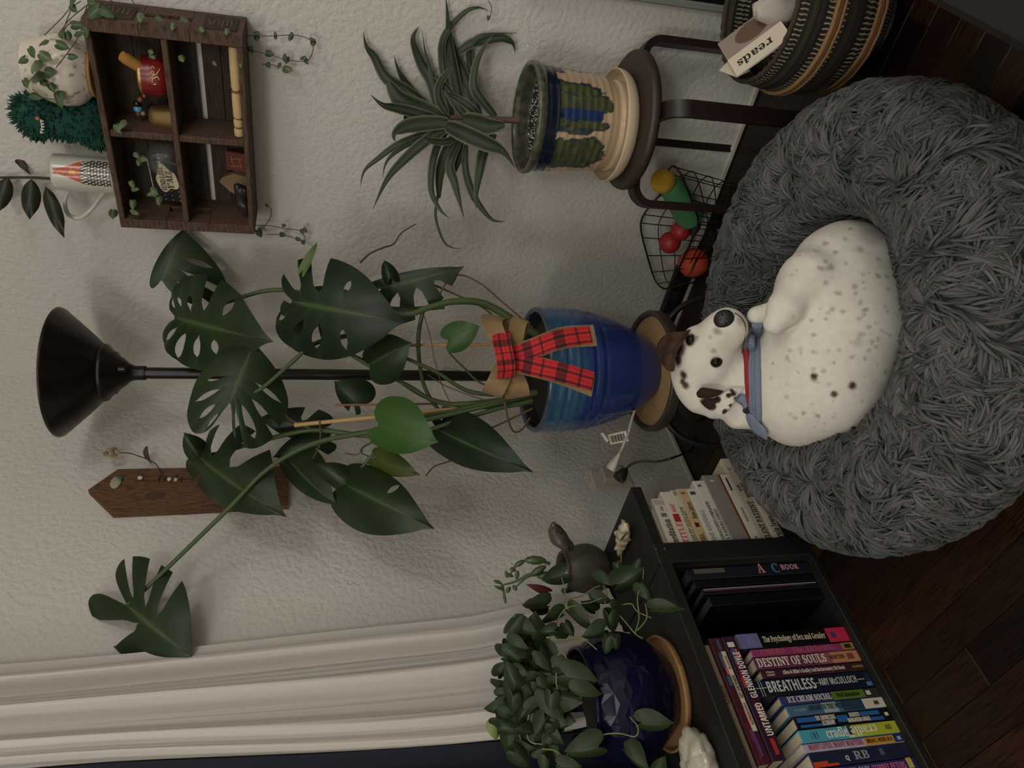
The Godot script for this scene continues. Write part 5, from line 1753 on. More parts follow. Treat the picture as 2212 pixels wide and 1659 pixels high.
	var wh := func(label: String, y0: float, y1: float, z0: float, z1: float, d: float, c: Color, prints: Array, lines: Array) -> void:
		book(label, g, Vector3(wx, (y0 + y1) / 2, z0), y1 - y0 - 0.0006, z1 - z0, d, flat, c, prints, lines, 0.5)
	var ink := rgb8(44, 40, 38)
	var cream := rgb8(214, 206, 188)
	wh.call("dark unlettered book at the very bottom of the white stack", 0.0155, 0.033, 0.605, 0.882, 0.2, rgb8(40, 36, 34), [], [])
	wh.call("large white book with black serif title, second from the bottom of the stack", 0.033, 0.0615, 0.603, 0.883, 0.2, rgb8(218, 208, 190), [[0.03, 0.05, rgb8(190, 182, 166)]], [["California Jews", 0.18, 0.2775, 0.003, 0.021, ink, true], ["Ava F. Kahn", 0.12, 0.15, 0.0, 0.0075, rgb8(110, 104, 96), true], ["Marc Dollinger", 0.06, 0.1, 0.0, 0.0075, rgb8(110, 104, 96), true]])
	wh.call("thick grey-speckled white book with spaced capitals, third from the stack's bottom", 0.0615, 0.0945, 0.606, 0.883, 0.2, rgb8(188, 178, 156), [[0.0, 0.04, rgb8(206, 198, 180)]], [["THE SILENT PATIENT", 0.133, 0.277, 0.003, 0.018, ink, true], ["ALEX", 0.083, 0.103, -0.006, 0.01, ink, true], ["MICHAELIDES", 0.078, 0.122, 0.006, 0.01, ink, true], ["C", 0.03, 0.038, -0.006, 0.012, ink, true]])
	wh.call("thin white book with a dark top stripe under the grey box-like one", 0.0945, 0.1165, 0.655, 0.883, 0.19, rgb8(216, 210, 196), [[0.012, 0.05, rgb8(30, 28, 28), -0.002, 0.002]], [["Newmarket", 0.18, 0.215, 0.001, 0.009, rgb8(90, 86, 82), true], ["Field Notes", 0.1, 0.14, 0.001, 0.008, rgb8(110, 106, 100), true]])
	wh.call("grey cloth-bound book with a brown base in the middle of the stack", 0.1165, 0.1635, 0.656, 0.883, 0.19, rgb8(138, 132, 126), [[0.0, 0.227, rgb8(120, 72, 34), 0.017, 0.0225]], [["●", 0.016, 0.022, -0.004, 0.009, rgb8(206, 200, 188), true]])
	wh.call("white book with two lines of small capitals, above the grey cloth one", 0.1635, 0.1935, 0.672, 0.883, 0.18, rgb8(212, 206, 192), [], [["DAYSWATCHER'S COMPANION", 0.063, 0.18, -0.005, 0.0105, rgb8(84, 80, 74), true], ["SIX PAPERS FIRST", 0.085, 0.18, 0.007, 0.0105, rgb8(84, 80, 74), true], ["R", 0.012, 0.02, -0.004, 0.012, ink, true]])
	wh.call("white paperback with pale grey capitals, under the tan book with a red seal", 0.1935, 0.2185, 0.695, 0.883, 0.17, rgb8(212, 208, 198), [], [["JANE GOODALL", 0.062, 0.154, 0.0, 0.0145, rgb8(150, 146, 138), false], ["●", 0.01, 0.019, 0.0, 0.014, rgb8(70, 66, 62), false]])
	wh.call("tan book with a small dark red seal and script lettering", 0.2185, 0.2435, 0.694, 0.883, 0.17, rgb8(196, 172, 132), [[0.098, 0.11, rgb8(96, 30, 24), -0.005, 0.005]], [["Hope Jahren", 0.041, 0.088, 0.002, 0.0145, rgb8(96, 76, 56), true], ["LAB GIRL", 0.127, 0.187, 0.0, 0.015, rgb8(88, 66, 46), true], ["●", 0.012, 0.018, 0.0, 0.01, rgb8(170, 70, 50), false]])
	wh.call("cream book with grey handwritten lettering, under the pink-printed one", 0.2435, 0.2605, 0.698, 0.883, 0.16, rgb8(206, 198, 174), [[0.004, 0.016, rgb8(150, 140, 110), -0.004, 0.004]], [["Hold Me in the Song", 0.05, 0.15, -0.002, 0.0105, rgb8(120, 112, 96), true], ["JESSICA TARCHER", 0.06, 0.15, 0.0045, 0.0055, rgb8(130, 122, 108), false]])
	wh.call("white book with pink lettering and a red figure on its spine", 0.2605, 0.2865, 0.702, 0.883, 0.16, rgb8(214, 202, 186), [[0.064, 0.086, rgb8(160, 40, 46), -0.006, 0.009]], [["TITLE", 0.089, 0.142, 0.0, 0.02, rgb8(206, 96, 116), false], ["HEART", 0.036, 0.06, 0.002, 0.013, rgb8(206, 96, 106), false]])
	wh.call("white book with large lowercase black title, topmost book under the folded booklet", 0.2865, 0.3135, 0.72, 0.883, 0.16, rgb8(208, 202, 188), [[0.006, 0.02, rgb8(176, 170, 156)]], [["meditation", 0.06, 0.125, 0.002, 0.0195, ink, true], ["▲", 0.043, 0.053, 0.002, 0.014, rgb8(110, 106, 104), false], ["zen", 0.025, 0.036, 0.0, 0.01, rgb8(140, 80, 120), false]])
	var bk := thing("booklet", "white folded booklet lying loose on top of the white-spined stack", "booklet", Vector3(0.25, 0.315, 0.8), g)
	var b := MB.new()
	b.box(Vector3(0.20, 0.3165, 0.81), Vector3(0.15, 0.004, 0.135), Basis(Vector3.BACK, 0.02), 0.0008)
	part("leaflet", b, M.paper, bk)
	b = MB.new()
	b.box(Vector3(0.205, 0.3235, 0.812), Vector3(0.15, 0.004, 0.135), Basis(Vector3.BACK, 0.05), 0.0008)
	part("leaflet", b, mat(rgb8(196, 190, 178), 0.8), bk)
	# dark binders in the left bay, next to the divider
	g = "dark binders beside the divider"
	var bi := [[0.909, 0.936, 0.285, rgb8(30, 32, 44), "navy binder nearest the divider with pink and teal letters"], [0.938, 0.955, 0.28, rgb8(18, 18, 22), "black slim binder between the lettered one and the blue-edged one"], [0.958, 0.972, 0.27, rgb8(24, 24, 30), "thin dark binder with a shining blue-grey edge"], [0.975, 0.998, 0.262, rgb8(16, 15, 18), "black binder beside the empty gap"]]
	for i in bi.size():
		var q: Array = bi[i]
		var lines := []
		var prints := []
		if i == 0:
			lines = [["A", 0.125, 0.109, -0.003, 0.03, rgb8(196, 140, 146), true], ["C", 0.09, 0.074, -0.002, 0.03, rgb8(70, 128, 142), true], ["BOOK", 0.068, 0.027, -0.003, 0.018, rgb8(196, 150, 150), false]]
			prints = [[0.2, 0.27, rgb8(96, 88, 80), -0.011, 0.0]]
		if i == 2:
			prints = [[0.004, 0.266, rgb8(120, 142, 158), -0.006, -0.0035], [0.03, 0.266, rgb8(96, 50, 70), -0.0035, -0.0005]]
		book(q[4], g, Vector3(0.286, y, (q[0] + q[1]) / 2), q[1] - q[0] - 0.001, q[2], 0.22, up, q[3], prints, lines, 0.35, rgb8(60, 58, 56))
# ------------------------------------------------------------------ the wall crate and what stands on and in it
func wall_crate() -> void:
	var t := thing("drinks_crate", "old dark wooden drinks crate hung on the right wall as a shelf", "shelf", Vector3(0.762, 1.187, 0.055))
	var wood := mat(rgb8(98, 76, 58), 0.8)
	wood.albedo_texture = noise_tex(0.02, 512, 4, ramp([0.0, 0.45, 1.0], [Color(0.45, 0.42, 0.4), Color(0.8, 0.78, 0.76), Color(1, 1, 1)]), false, 4.0, FastNoiseLite.TYPE_SIMPLEX_SMOOTH, 9)
	tri_map(wood, Vector3(3.0, 18.0, 18.0))
	var dark := mat(rgb8(66, 52, 42), 0.85)
	dark.albedo_texture = wood.albedo_texture
	tri_map(dark, Vector3(2.0, 24.0, 24.0))
	var bx := func(called: String, a: Vector3, c: Vector3, m: Material, bev := 0.002) -> MeshInstance3D:
		var b := MB.new()
		b.box((a + c) / 2, c - a, Basis.IDENTITY, bev)
		return part(called, b, m, t)
	var x0 := 0.540
	var x1 := 0.984
	var y0 := 1.187
	var y1 := 1.470
	var zf := 0.112
	# end boards with hand slots
	for e in [[x0, x0 + 0.022], [x1 - 0.024, x1]]:
		var ym := (y0 + y1) / 2
		var b := MB.new()
		for q in [[y0, ym - 0.045, 0.002, zf], [ym + 0.045, y1, 0.002, zf], [ym - 0.045, ym + 0.045, 0.002, 0.045], [ym - 0.045, ym + 0.045, 0.068, zf]]:
			b.box(Vector3((e[0] + e[1]) / 2, (q[0] + q[1]) / 2, (q[2] + q[3]) / 2), Vector3(e[1] - e[0], q[1] - q[0], q[3] - q[2]), Basis.IDENTITY, 0.0012)
		part("end_board", b, wood, t)
	for q in [[y0 + 0.012, y0 + 0.075], [y1 - 0.085, y1 - 0.015]]:
		var lp := bx.call("raised_label", Vector3(x1 - 0.0002, q[0], 0.025), Vector3(x1 + 0.0022, q[1], 0.098), dark, 0.0008) as MeshInstance3D
		for i in 6:
			var b := MB.new()
			b.box(Vector3(x1 + 0.0025, lerp(q[0] + 0.012, q[1] - 0.012, i / 5.0), 0.062 + 0.004 * sin(i * 4.0)), Vector3(0.0016, 0.005, 0.036), Basis(Vector3.RIGHT, 0.2 * sin(i * 3.0)), 0.0006)
			part("worn_letter", b, wood, lp)
	bx.call("top_board", Vector3(x0 + 0.022, y1 - 0.012, 0.004), Vector3(x1 - 0.024, y1, zf), wood)
	bx.call("bottom_board", Vector3(x0 + 0.022, y0, 0.004), Vector3(x1 - 0.024, y0 + 0.011, zf), wood)
	var ymid := hit(381, 300, 2, 0.108).y
	var xmid := hit(310, 292, 2, 0.108).x
	bx.call("shelf", Vector3(x0 + 0.022, ymid - 0.006, 0.012), Vector3(x1 - 0.024, ymid + 0.006, zf - 0.002), wood)
	bx.call("divider", Vector3(xmid - 0.007, y0 + 0.011, 0.012), Vector3(xmid + 0.007, ymid - 0.006, zf - 0.004), wood)
	bx.call("divider", Vector3(xmid - 0.007, ymid + 0.006, 0.012), Vector3(xmid + 0.007, y1 - 0.012, zf - 0.004), wood)
	# back slats with light gaps
	var yb := [y0 + 0.011, hit(484, 200, 2, 0.012).y, hit(484, 200, 2, 0.012).y + 0.0012, hit(444, 200, 2, 0.012).y, hit(431, 200, 2, 0.012).y, 1.352, 1.3575, 1.41, 1.411, y1 - 0.012]
	for i in range(0, yb.size(), 2):
		bx.call("back_slat", Vector3(x0 + 0.022, yb[i], 0.004), Vector3(x1 - 0.024, yb[i + 1], 0.012), dark, 0.0008)
	crate_top(y1)
	crate_inside(y0 + 0.011, ymid + 0.006)
	hearts()

func crate_top(y1: float) -> void:
	var c := hit(130, 148, 2, 0.078)
	var o := Vector3(c.x, y1, 0.080)
	var sa := thing("wooden_coaster", "small round wooden coaster under the white speckled pot on the crate", "coaster", o)
	var b := MB.new()
	b.lathe([Vector2(0.001, 0.0), Vector2(0.044, 0.0), Vector2(0.046, 0.003), Vector2(0.044, 0.007), Vector2(0.001, 0.007)], 40, o)
	part("disc", b, mat(rgb8(150, 112, 66), 0.7), sa)
	var t := thing("planter", "white speckled round ceramic pot with trailing string of hearts on the crate", "plant pot", o + Vector3(0, 0.007, 0))
	b = MB.new()
	b.lathe(soft([Vector2(0.001, 0.007), Vector2(0.036, 0.007), Vector2(0.046, 0.012), Vector2(0.061, 0.03), Vector2(0.066, 0.05), Vector2(0.064, 0.072), Vector2(0.057, 0.093), Vector2(0.052, 0.108), Vector2(0.050, 0.118), Vector2(0.047, 0.118), Vector2(0.047, 0.108), Vector2(0.05, 0.095), Vector2(0.001, 0.095)], 5), 72, o)
	var n := FastNoiseLite.new()
	n.frequency = 60.0; n.fractal_octaves = 2
	paint(b, func(p: Vector3) -> Color:
		var k := n.get_noise_3d(p.x * 2.2, p.y * 0.5, p.z * 2.2)
		return rgb8(206, 196, 180).lerp(rgb8(120, 104, 86), smoothstep(0.42, 0.5, k) * 0.8))
	part("pot", b, painted(0.25), t)
	# shaggy green plush
	var pc := hit(130, 252, 2, 0.062)
	var po := Vector3(pc.x, y1, 0.064)
	var pl := thing("plush_monster", "shaggy dark green stuffed monster with white felt teeth on the crate", "plush toy", po)
	var d := Body.new()
	d.cell = 0.004
	d.bone(po + Vector3(-0.006, 0.04, 0), 0.038, po + Vector3(0.006, 0.04, 0), 0.04, 0.02)
	d.bone(po + Vector3(-0.004, 0.08, 0), 0.036, po + Vector3(0.006, 0.078, 0), 0.036, 0.02)
	d.bone(po + Vector3(-0.008, 0.13, 0), 0.036, po + Vector3(0.006, 0.135, 0), 0.038, 0.02)
	d.bone(po + Vector3(-0.035, 0.025, 0.01), 0.018, po + Vector3(-0.035, 0.02, 0.012), 0.016, 0.01)
	d.bone(po + Vector3(0.035, 0.025, 0.01), 0.018, po + Vector3(0.035, 0.02, 0.012), 0.016, 0.01)
	d.fill(po + Vector3(-0.07, 0.001, -0.058), po + Vector3(0.07, 0.19, 0.07))
	b = MB.new()
	d.nets(b)
	var gm := mat(rgb8(22, 70, 56), 0.95)
	part("body", b, gm, pl)
	var sp := MB.new()
	sp.tube([Vector3.ZERO, Vector3(0.1, 0, 0.5), Vector3(0.3, 0, 1.0)], [0.16, 0.13, 0.02], 4, false)
	var mm := MultiMesh.new()
	mm.transform_format = MultiMesh.TRANSFORM_3D
	mm.mesh = sp.mesh()
	var cnt := 1100
	mm.instance_count = cnt
	for i in cnt:
		var k := rng.randi() % b.v.size()
		var nn := (b.v[k] - (po + Vector3(0, clamp(b.v[k].y - po.y, 0.04, 0.135), 0))).normalized()
		nn = (nn + Vector3(rng.randf_range(-0.6, 0.6), rng.randf_range(-0.5, 0.7), rng.randf_range(-0.3, 0.6))).normalized()
		var u := nn.cross(Vector3(0.3, 0.9, 0.1)).normalized()
		var l := rng.randf_range(0.007, 0.014)
		mm.set_instance_transform(i, Transform3D(Basis(u * l, nn.cross(u) * l, nn * l), b.v[k]))
	var mi := MultiMeshInstance3D.new()
	mi.multimesh = mm
	mi.name = "fur"
	mi.material_override = gm
	mi.set_meta("kind", "stuff")
	mi.position = -pl.position
	pl.add_child(mi)
	for i in 5:
		var p := hit(89.0 + 2.0 * sin(i * 0.8), 259 + i * 6.2, 2, 0.112)
		b = MB.new()
		b.face([p + Vector3(-0.003, 0.002, 0), p + Vector3(0.003, 0.002, 0), p + Vector3(0, -0.005, 0.001)])
		b.face([p + Vector3(0.003, 0.002, -0.001), p + Vector3(-0.003, 0.002, -0.001), p + Vector3(0, -0.005, -0.001)])
		part("tooth", b, M.white_gloss, pl)
	b = MB.new()
	b.ball(hit(81, 254, 2, 0.108), Vector3(0.004, 0.004, 0.003), 10, 6)
	part("nose", b, mat(rgb8(178, 96, 96), 0.8), pl)
	# mug with a hen
	var mc := hit(180, 374, 2, 0.07)
	var mo := Vector3(mc.x, y1, 0.068)
	var mug := thing("mug", "tall pale mug printed with a speckled hen holding a leafy cutting", "mug", mo)
	b = MB.new()
	b.lathe(fine_profile([Vector2(0.001, 0.0), Vector2(0.035, 0.0), Vector2(0.0375, 0.003), Vector2(0.039, 0.118), Vector2(0.038, 0.1205), Vector2(0.0365, 0.118), Vector2(0.0355, 0.01), Vector2(0.001, 0.008)], 0.003), 160, mo)
	var front := Vector2(EYE.x - mo.x, EYE.z - mo.z).normalized()
	var nz := FastNoiseLite.new()
	nz.noise_type = FastNoiseLite.TYPE_CELLULAR
	nz.frequency = 190.0
	paint(b, func(p: Vector3) -> Color:
		var q := Vector2(p.x - mo.x, p.z - mo.z)
		var y := p.y - mo.y
		var white := rgb8(196, 196, 182)
		if q.length() < 0.0368 or q.dot(front) < 0: return white
		var s := q.dot(Vector2(-front.y, front.x)) + 0.002
		if y > 0.112 or y < 0.004: return white
		var w := 0.005 + 0.021 * smoothstep(0.115, 0.04, y)
		if absf(s) > w: return white
		if y > 0.062:
			if absf(s) < 0.0045 and y > 0.072 and y < 0.082: return rgb8(206, 150, 44)
			return rgb8(176, 76, 50).lerp(rgb8(206, 150, 120), smoothstep(-0.4, -0.9, nz.get_noise_3d(p.x, p.y, p.z)))
		var rowf := y / 0.0062
		var cu: float = fposmod(s / 0.0062 + 0.5 * (int(rowf) % 2), 1.0) - 0.5
		var cv := fposmod(rowf, 1.0) - 0.5
		return rgb8(30, 28, 26) if cu * cu + cv * cv > 0.105 else rgb8(206, 200, 186))
	part("body", b, painted(0.15), mug)
	var h := []
	for q in [[150, 405], [140, 432], [147, 460], [172, 468], [197, 450], [215, 425], [228, 408]]:
		h.append(hit(q[0], q[1], 2, 0.075))
	b = MB.new()
	b.tube(spline(h, 6), rads(0.006, 0.006, 37), 12, true, 0.75)
	part("handle", b, mat(rgb8(196, 196, 182), 0.15), mug)
	var cut := thing("leafy_cutting", "dark leafy stem standing in the hen mug on the crate", "plant", mo + Vector3(0, 0.02, 0))
	vine("stem", cut, [[225, 378], [120, 383], [60, 381], [-40, 382]], 1.66, 1.65, 0.0034, 0.0026, mat(rgb8(52, 44, 30), 0.6))
	for q in [[40, 342, 88, 52, 9, 1.65], [66, 428, 88, 93, 19, 1.64], [118, 456, 118, 70, 16, 1.63], [4, 420, 84, 110, 18, 1.64], [-30, 340, 80, 260, 14, 1.65]]:
		var g := deg_to_rad(q[3])
		var a := at(q[0] - cos(g) * q[2] * 0.5, q[1] - sin(g) * q[2] * 0.5, q[5])
		var e := at(q[0] + cos(g) * q[2] * 0.5, q[1] + sin(g) * q[2] * 0.5, q[5] + 0.01)
		b = MB.new()
		var w: float = q[4] * q[5] / FOCAL
		broad_leaf(b, a, e, (EYE - a).normalized() + Vector3(0, 0.2, 0.1), w, w, [], [], lin(rgb8(34, 40, 26)), lin(rgb8(54, 60, 40)), 0.05, 0.5, 0.0, [Vector2(0.0, 0.0), Vector2(0.06, 0.3), Vector2(0.2, 0.75), Vector2(0.42, 1.0), Vector2(0.66, 0.85), Vector2(0.85, 0.45), Vector2(0.96, 0.12), Vector2(1.0, 0.0)])
		part("leaf", b, M.leaf, cut)

func crate_inside(yl: float, yu: float) -> void:
	# singing bowl and its mallet
	var c := hit(345, 162, 2, 0.062)
	var o := Vector3(c.x, yu, 0.064)
	var t := thing("singing_bowl", "deep red singing bowl with gold script on the crate's upper shelf", "bowl", o)
	var b := MB.new()
	b.lathe(soft([Vector2(0.001, 0.0), Vector2(0.024, 0.0), Vector2(0.035, 0.01), Vector2(0.0385, 0.028), Vector2(0.037, 0.046), Vector2(0.036, 0.052), Vector2(0.033, 0.05), Vector2(0.034, 0.028), Vector2(0.001, 0.006)], 5), 56, o)
	part("bowl", b, mat(rgb8(118, 26, 26), 0.3), t)
	b = MB.new()
	b.lathe([Vector2(0.0375, 0.0475), Vector2(0.0378, 0.052), Vector2(0.036, 0.0545), Vector2(0.033, 0.053), Vector2(0.0325, 0.048)], 56, o)
	part("rim", b, mat(rgb8(176, 140, 84), 0.35, 0.7), t)
	var gold := mat(rgb8(220, 190, 140), 0.4, 0.4)
	for q in [[[326, 167], [332, 160], [331, 152], [325, 155], [334, 160], [340, 156], [346, 146]], [[329, 168], [342, 163]], [[329, 177], [330, 168], [340, 164], [344, 171]], [[331, 180], [338, 180]], [[326, 146], [330, 141], [334, 146]]]:
		var p := []
		for s in q:
			var e := at(s[0], s[1], 1.0) - EYE
			# where the sight line meets the bowl's side
			var oc := Vector2(EYE.x - o.x, EYE.z - o.z)
			var dd := Vector2(e.x, e.z)
			var bq := oc.dot(dd) / dd.length_squared()
			var cq: float = (oc.length_squared() - 0.0386 * 0.0386) / dd.length_squared()
			p.append(EYE + e * (-bq - sqrt(max(0.0, bq * bq - cq))))
		b = MB.new()
		b.tube(spline(p, 4), 0.0009, 5)
		part("gold_script", b, gold, t)
	b = MB.new()
	var m0 := hit(262, 118, 2, 0.095)
	var m1 := Vector3(o.x - 0.012, yu + 0.012, 0.062)
	b.tube([m0, m0.lerp(m1, 0.08), m0.lerp(m1, 0.5), m1], [0.0095, 0.0115, 0.0105, 0.010], 18)
	single("mallet", b, mat(rgb8(176, 124, 62), 0.7), "tan suede mallet leaning in the red singing bowl", "mallet")
	# brass bell with beads
	c = hit(348, 250, 2, 0.05)
	o = Vector3(c.x, yu, 0.055)
	t = thing("bell", "dull gold bell with a beaded cord beside the singing bowl", "bell", o)
	b = MB.new()
	b.lathe(soft([Vector2(0.001, 0.004), Vector2(0.025, 0.002), Vector2(0.028, 0.006), Vector2(0.026, 0.024), Vector2(0.023, 0.042), Vector2(0.016, 0.05), Vector2(0.001, 0.052)], 5), 40, o)
	part("bell_body", b, mat(rgb8(112, 88, 46), 0.5, 0.5), t)
	for q in [[303, 213, 0.006, rgb8(120, 70, 50)], [296, 222, 0.0075, rgb8(20, 18, 22)], [298, 233, 0.0085, rgb8(86, 140, 176)], [299, 244, 0.0055, rgb8(110, 66, 50)], [309, 243, 0.005, rgb8(140, 120, 84)], [312, 205, 0.004, rgb8(130, 84, 60)]]:
		b = MB.new()
		b.ball(hit(q[0], q[1], 2, 0.058), Vector3.ONE * q[2], 14, 10)
		part("bead", b, mat(q[3], 0.3), t)
	b = MB.new()
	b.tube(spline([o + Vector3(0, 0.044, 0), hit(309, 243, 2, 0.058), hit(298, 233, 2, 0.058), hit(303, 213, 2, 0.058), hit(318, 200, 2, 0.06)], 5), 0.0012, 6)
	part("cord", b, M.black, t)
	# glass globe
	c = hit(343, 340, 2, 0.06)
	o = Vector3(c.x, yu + 0.036, 0.062)
	var gl := StandardMaterial3D.new()
	gl.albedo_color = Color(0.7, 0.72, 0.74, 0.1)
	gl.transparency = BaseMaterial3D.TRANSPARENCY_ALPHA
	gl.roughness = 0.04
	gl.metallic_specular = 0.8
	t = thing("glass_globe", "clear glass globe with a small dark twig inside on the crate's upper shelf", "globe", o - Vector3(0, 0.036, 0))
	b = MB.new()
	b.ball(o, Vector3.ONE * 0.035, 32, 20)
	part("glass", b, gl, t)
	b = MB.new()
	b.tube([o + Vector3(-0.012, -0.03, 0), o + Vector3(-0.002, -0.008, 0.004), o + Vector3(0.006, 0.01, 0)], [0.003, 0.002, 0.001], 6)
	part("twig", b, M.stem_brown, t)
	# black card
	var q0 := hit(323, 357, 2, 0.055)
	var q1 := hit(333, 434, 2, 0.06)
	var w := absf(q0.x - q1.x) * 1.18
	var hh := 0.068
	var ctr := Vector3((q0.x + q1.x) / 2 + 0.006, yu + hh / 2 + 0.001, 0.05)
	var bs := Basis(Vector3.RIGHT, -0.22).rotated(Vector3.BACK, 0.06)
	t = thing("greeting_card", "black card with a cream shape lettered SEND LOVE Y'ALL leaning in the crate", "card", ctr - Vector3(0, hh / 2, 0))
	b = MB.new()
	b.box(ctr, Vector3(w, hh, 0.002), bs, 0.0004)
	part("board", b, mat(rgb8(20, 20, 24), 0.5), t)
	b = MB.new()
	b.box(ctr + bs * Vector3(0, hh / 2, 0.0006), Vector3(w, 0.0016, 0.002), bs)
	part("white_edge", b, M.paper, t)
	var blob := PackedVector2Array()
	for i in 28:
		var g := TAU * i / 28
		var r := 0.025 * (1.0 + 0.14 * sin(g * 3.0 + 0.7) + 0.09 * sin(g * 5.0))
		blob.append(Vector2(r * 1.25 * cos(g) + 0.006, r * sin(g) * 0.95))
	b = MB.new()
	b.prism(blob, 0.0, 0.0004, Transform3D(bs, ctr + bs * Vector3(0, 0, 0.0011)))
	part("printed_shape", b, mat(rgb8(206, 192, 160), 0.6), t)
	words(t, "SEND LOVE", ctr + bs * Vector3(0.006, 0.0085, 0.0018), bs.x, bs.y, 0.015, M.black, true, 0.66)
	words(t, "Y'ALL", ctr + bs * Vector3(0.006, -0.0075, 0.0018), bs.x, bs.y, 0.0185, M.black, true, 0.8)
	for i in 9:
		b = MB.new()
		b.ball(ctr + bs * Vector3(-w / 2 + 0.005 + 0.011 * (i % 3), -hh / 2 + 0.012 + 0.016 * (i / 3), 0.0012), Vector3(0.0016, 0.0016, 0.0004), 8, 4)
		part("printed_dot", b, mat(rgb8(150, 140, 140), 0.6), t)
	# pale stick of segments at the bottom right
	var s0 := hit(516, 96, 2, 0.085)
	var s1 := hit(523, 292, 2, 0.085)
	t = thing("birch_stick", "pale jointed wooden stick lying along the crate's lower right floor", "stick", Vector3((s0.x + s1.x) / 2, yl, 0.085))
	for q in [[0.0, 0.47], [0.48, 0.49], [0.495, 0.785], [0.8, 0.885], [0.905, 0.995]]:
		b = MB.new()
		var a := Vector3(lerp(min(s0.x, 0.952), s1.x, q[0]), yl + 0.0105, 0.085)
		var e := Vector3(lerp(min(s0.x, 0.952), s1.x, q[1]), yl + 0.0105, 0.085)
		b.tube([a, a.lerp(e, 0.06), a.lerp(e, 0.5), a.lerp(e, 0.94), e], [0.0075, 0.0095, 0.0098, 0.0095, 0.0075], 14)
		part("segment", b, mat(rgb8(196, 168, 122) if q[1] - q[0] > 0.05 else rgb8(140, 112, 76), 0.8), t)
	# red tile, stone wedge, dark figurine
	var tc := hit(506, 345, 2, 0.03)
	var tb := Basis(Vector3.RIGHT, -0.25)
	tc = Vector3(tc.x, yl + 0.0255, 0.035)
	t = thing("emblem_tile", "small rust-red square tile with a faint star emblem in the crate", "tile", tc - Vector3(0, 0.0255, 0))
	b = MB.new()
	b.box(tc, Vector3(0.046, 0.05, 0.006), tb, 0.002)
	part("tile", b, mat(rgb8(96, 42, 32), 0.7), t)
	b = MB.new()
	for i in 4:
		var r0 := tb.rotated(tb.z, PI / 2 * i + 0.3)
		b.box(tc + tb.z * 0.0034 + r0 * Vector3(0.009, 0, 0), Vector3(0.0016, 0.018, 0.001), r0)
		b.box(tc + tb.z * 0.0034 + r0 * Vector3(0.011, 0.007, 0), Vector3(0.009, 0.0016, 0.001), r0)
	part("emblem", b, mat(rgb8(140, 104, 56), 0.5), t)
	b = MB.new()
	var poly := PackedVector2Array([Vector2(-0.034, 0.0), Vector2(0.026, 0.0), Vector2(0.03, 0.03), Vector2(0.016, 0.056), Vector2(0.004, 0.064), Vector2(-0.018, 0.04)])
	var wc := hit(505, 397, 2, 0.04)
	b.prism(poly, -0.008, 0.008, Transform3D(Basis(Vector3.RIGHT, -0.2), Vector3(wc.x, yl + 0.002, 0.042)))
	single("stone_wedge", b, mat(rgb8(128, 104, 74), 0.9), "tan striped wedge of stone standing behind the dark figurine in the crate", "stone")
	var fo := hit(516, 422, 2, 0.08)
	d_figure(Vector3(fo.x, yl, 0.078))

func d_figure(o: Vector3) -> void:
	var d := Body.new()
	d.cell = 0.0028
	d.bone(o + Vector3(-0.016, 0.017, 0), 0.016, o + Vector3(0.014, 0.015, 0), 0.013, 0.01)
	d.bone(o + Vector3(0.016, 0.018, 0.004), 0.011, o + Vector3(0.026, 0.022, 0.006), 0.0085, 0.008)
	d.bone(o + Vector3(-0.02, 0.008, 0.01), 0.008, o + Vector3(-0.032, 0.007, 0.012), 0.0065, 0.006)
	d.bone(o + Vector3(0.012, 0.007, 0.01), 0.007, o + Vector3(0.022, 0.0065, 0.014), 0.006, 0.005)
	d.fill(o + Vector3(-0.055, 0.0005, -0.03), o + Vector3(0.05, 0.05, 0.035))
	var b := MB.new()
	d.nets(b)
	single("animal_figurine", b, mat(rgb8(40, 34, 32), 0.25), "glossy dark resting animal figurine in the crate's lower left corner", "figurine")

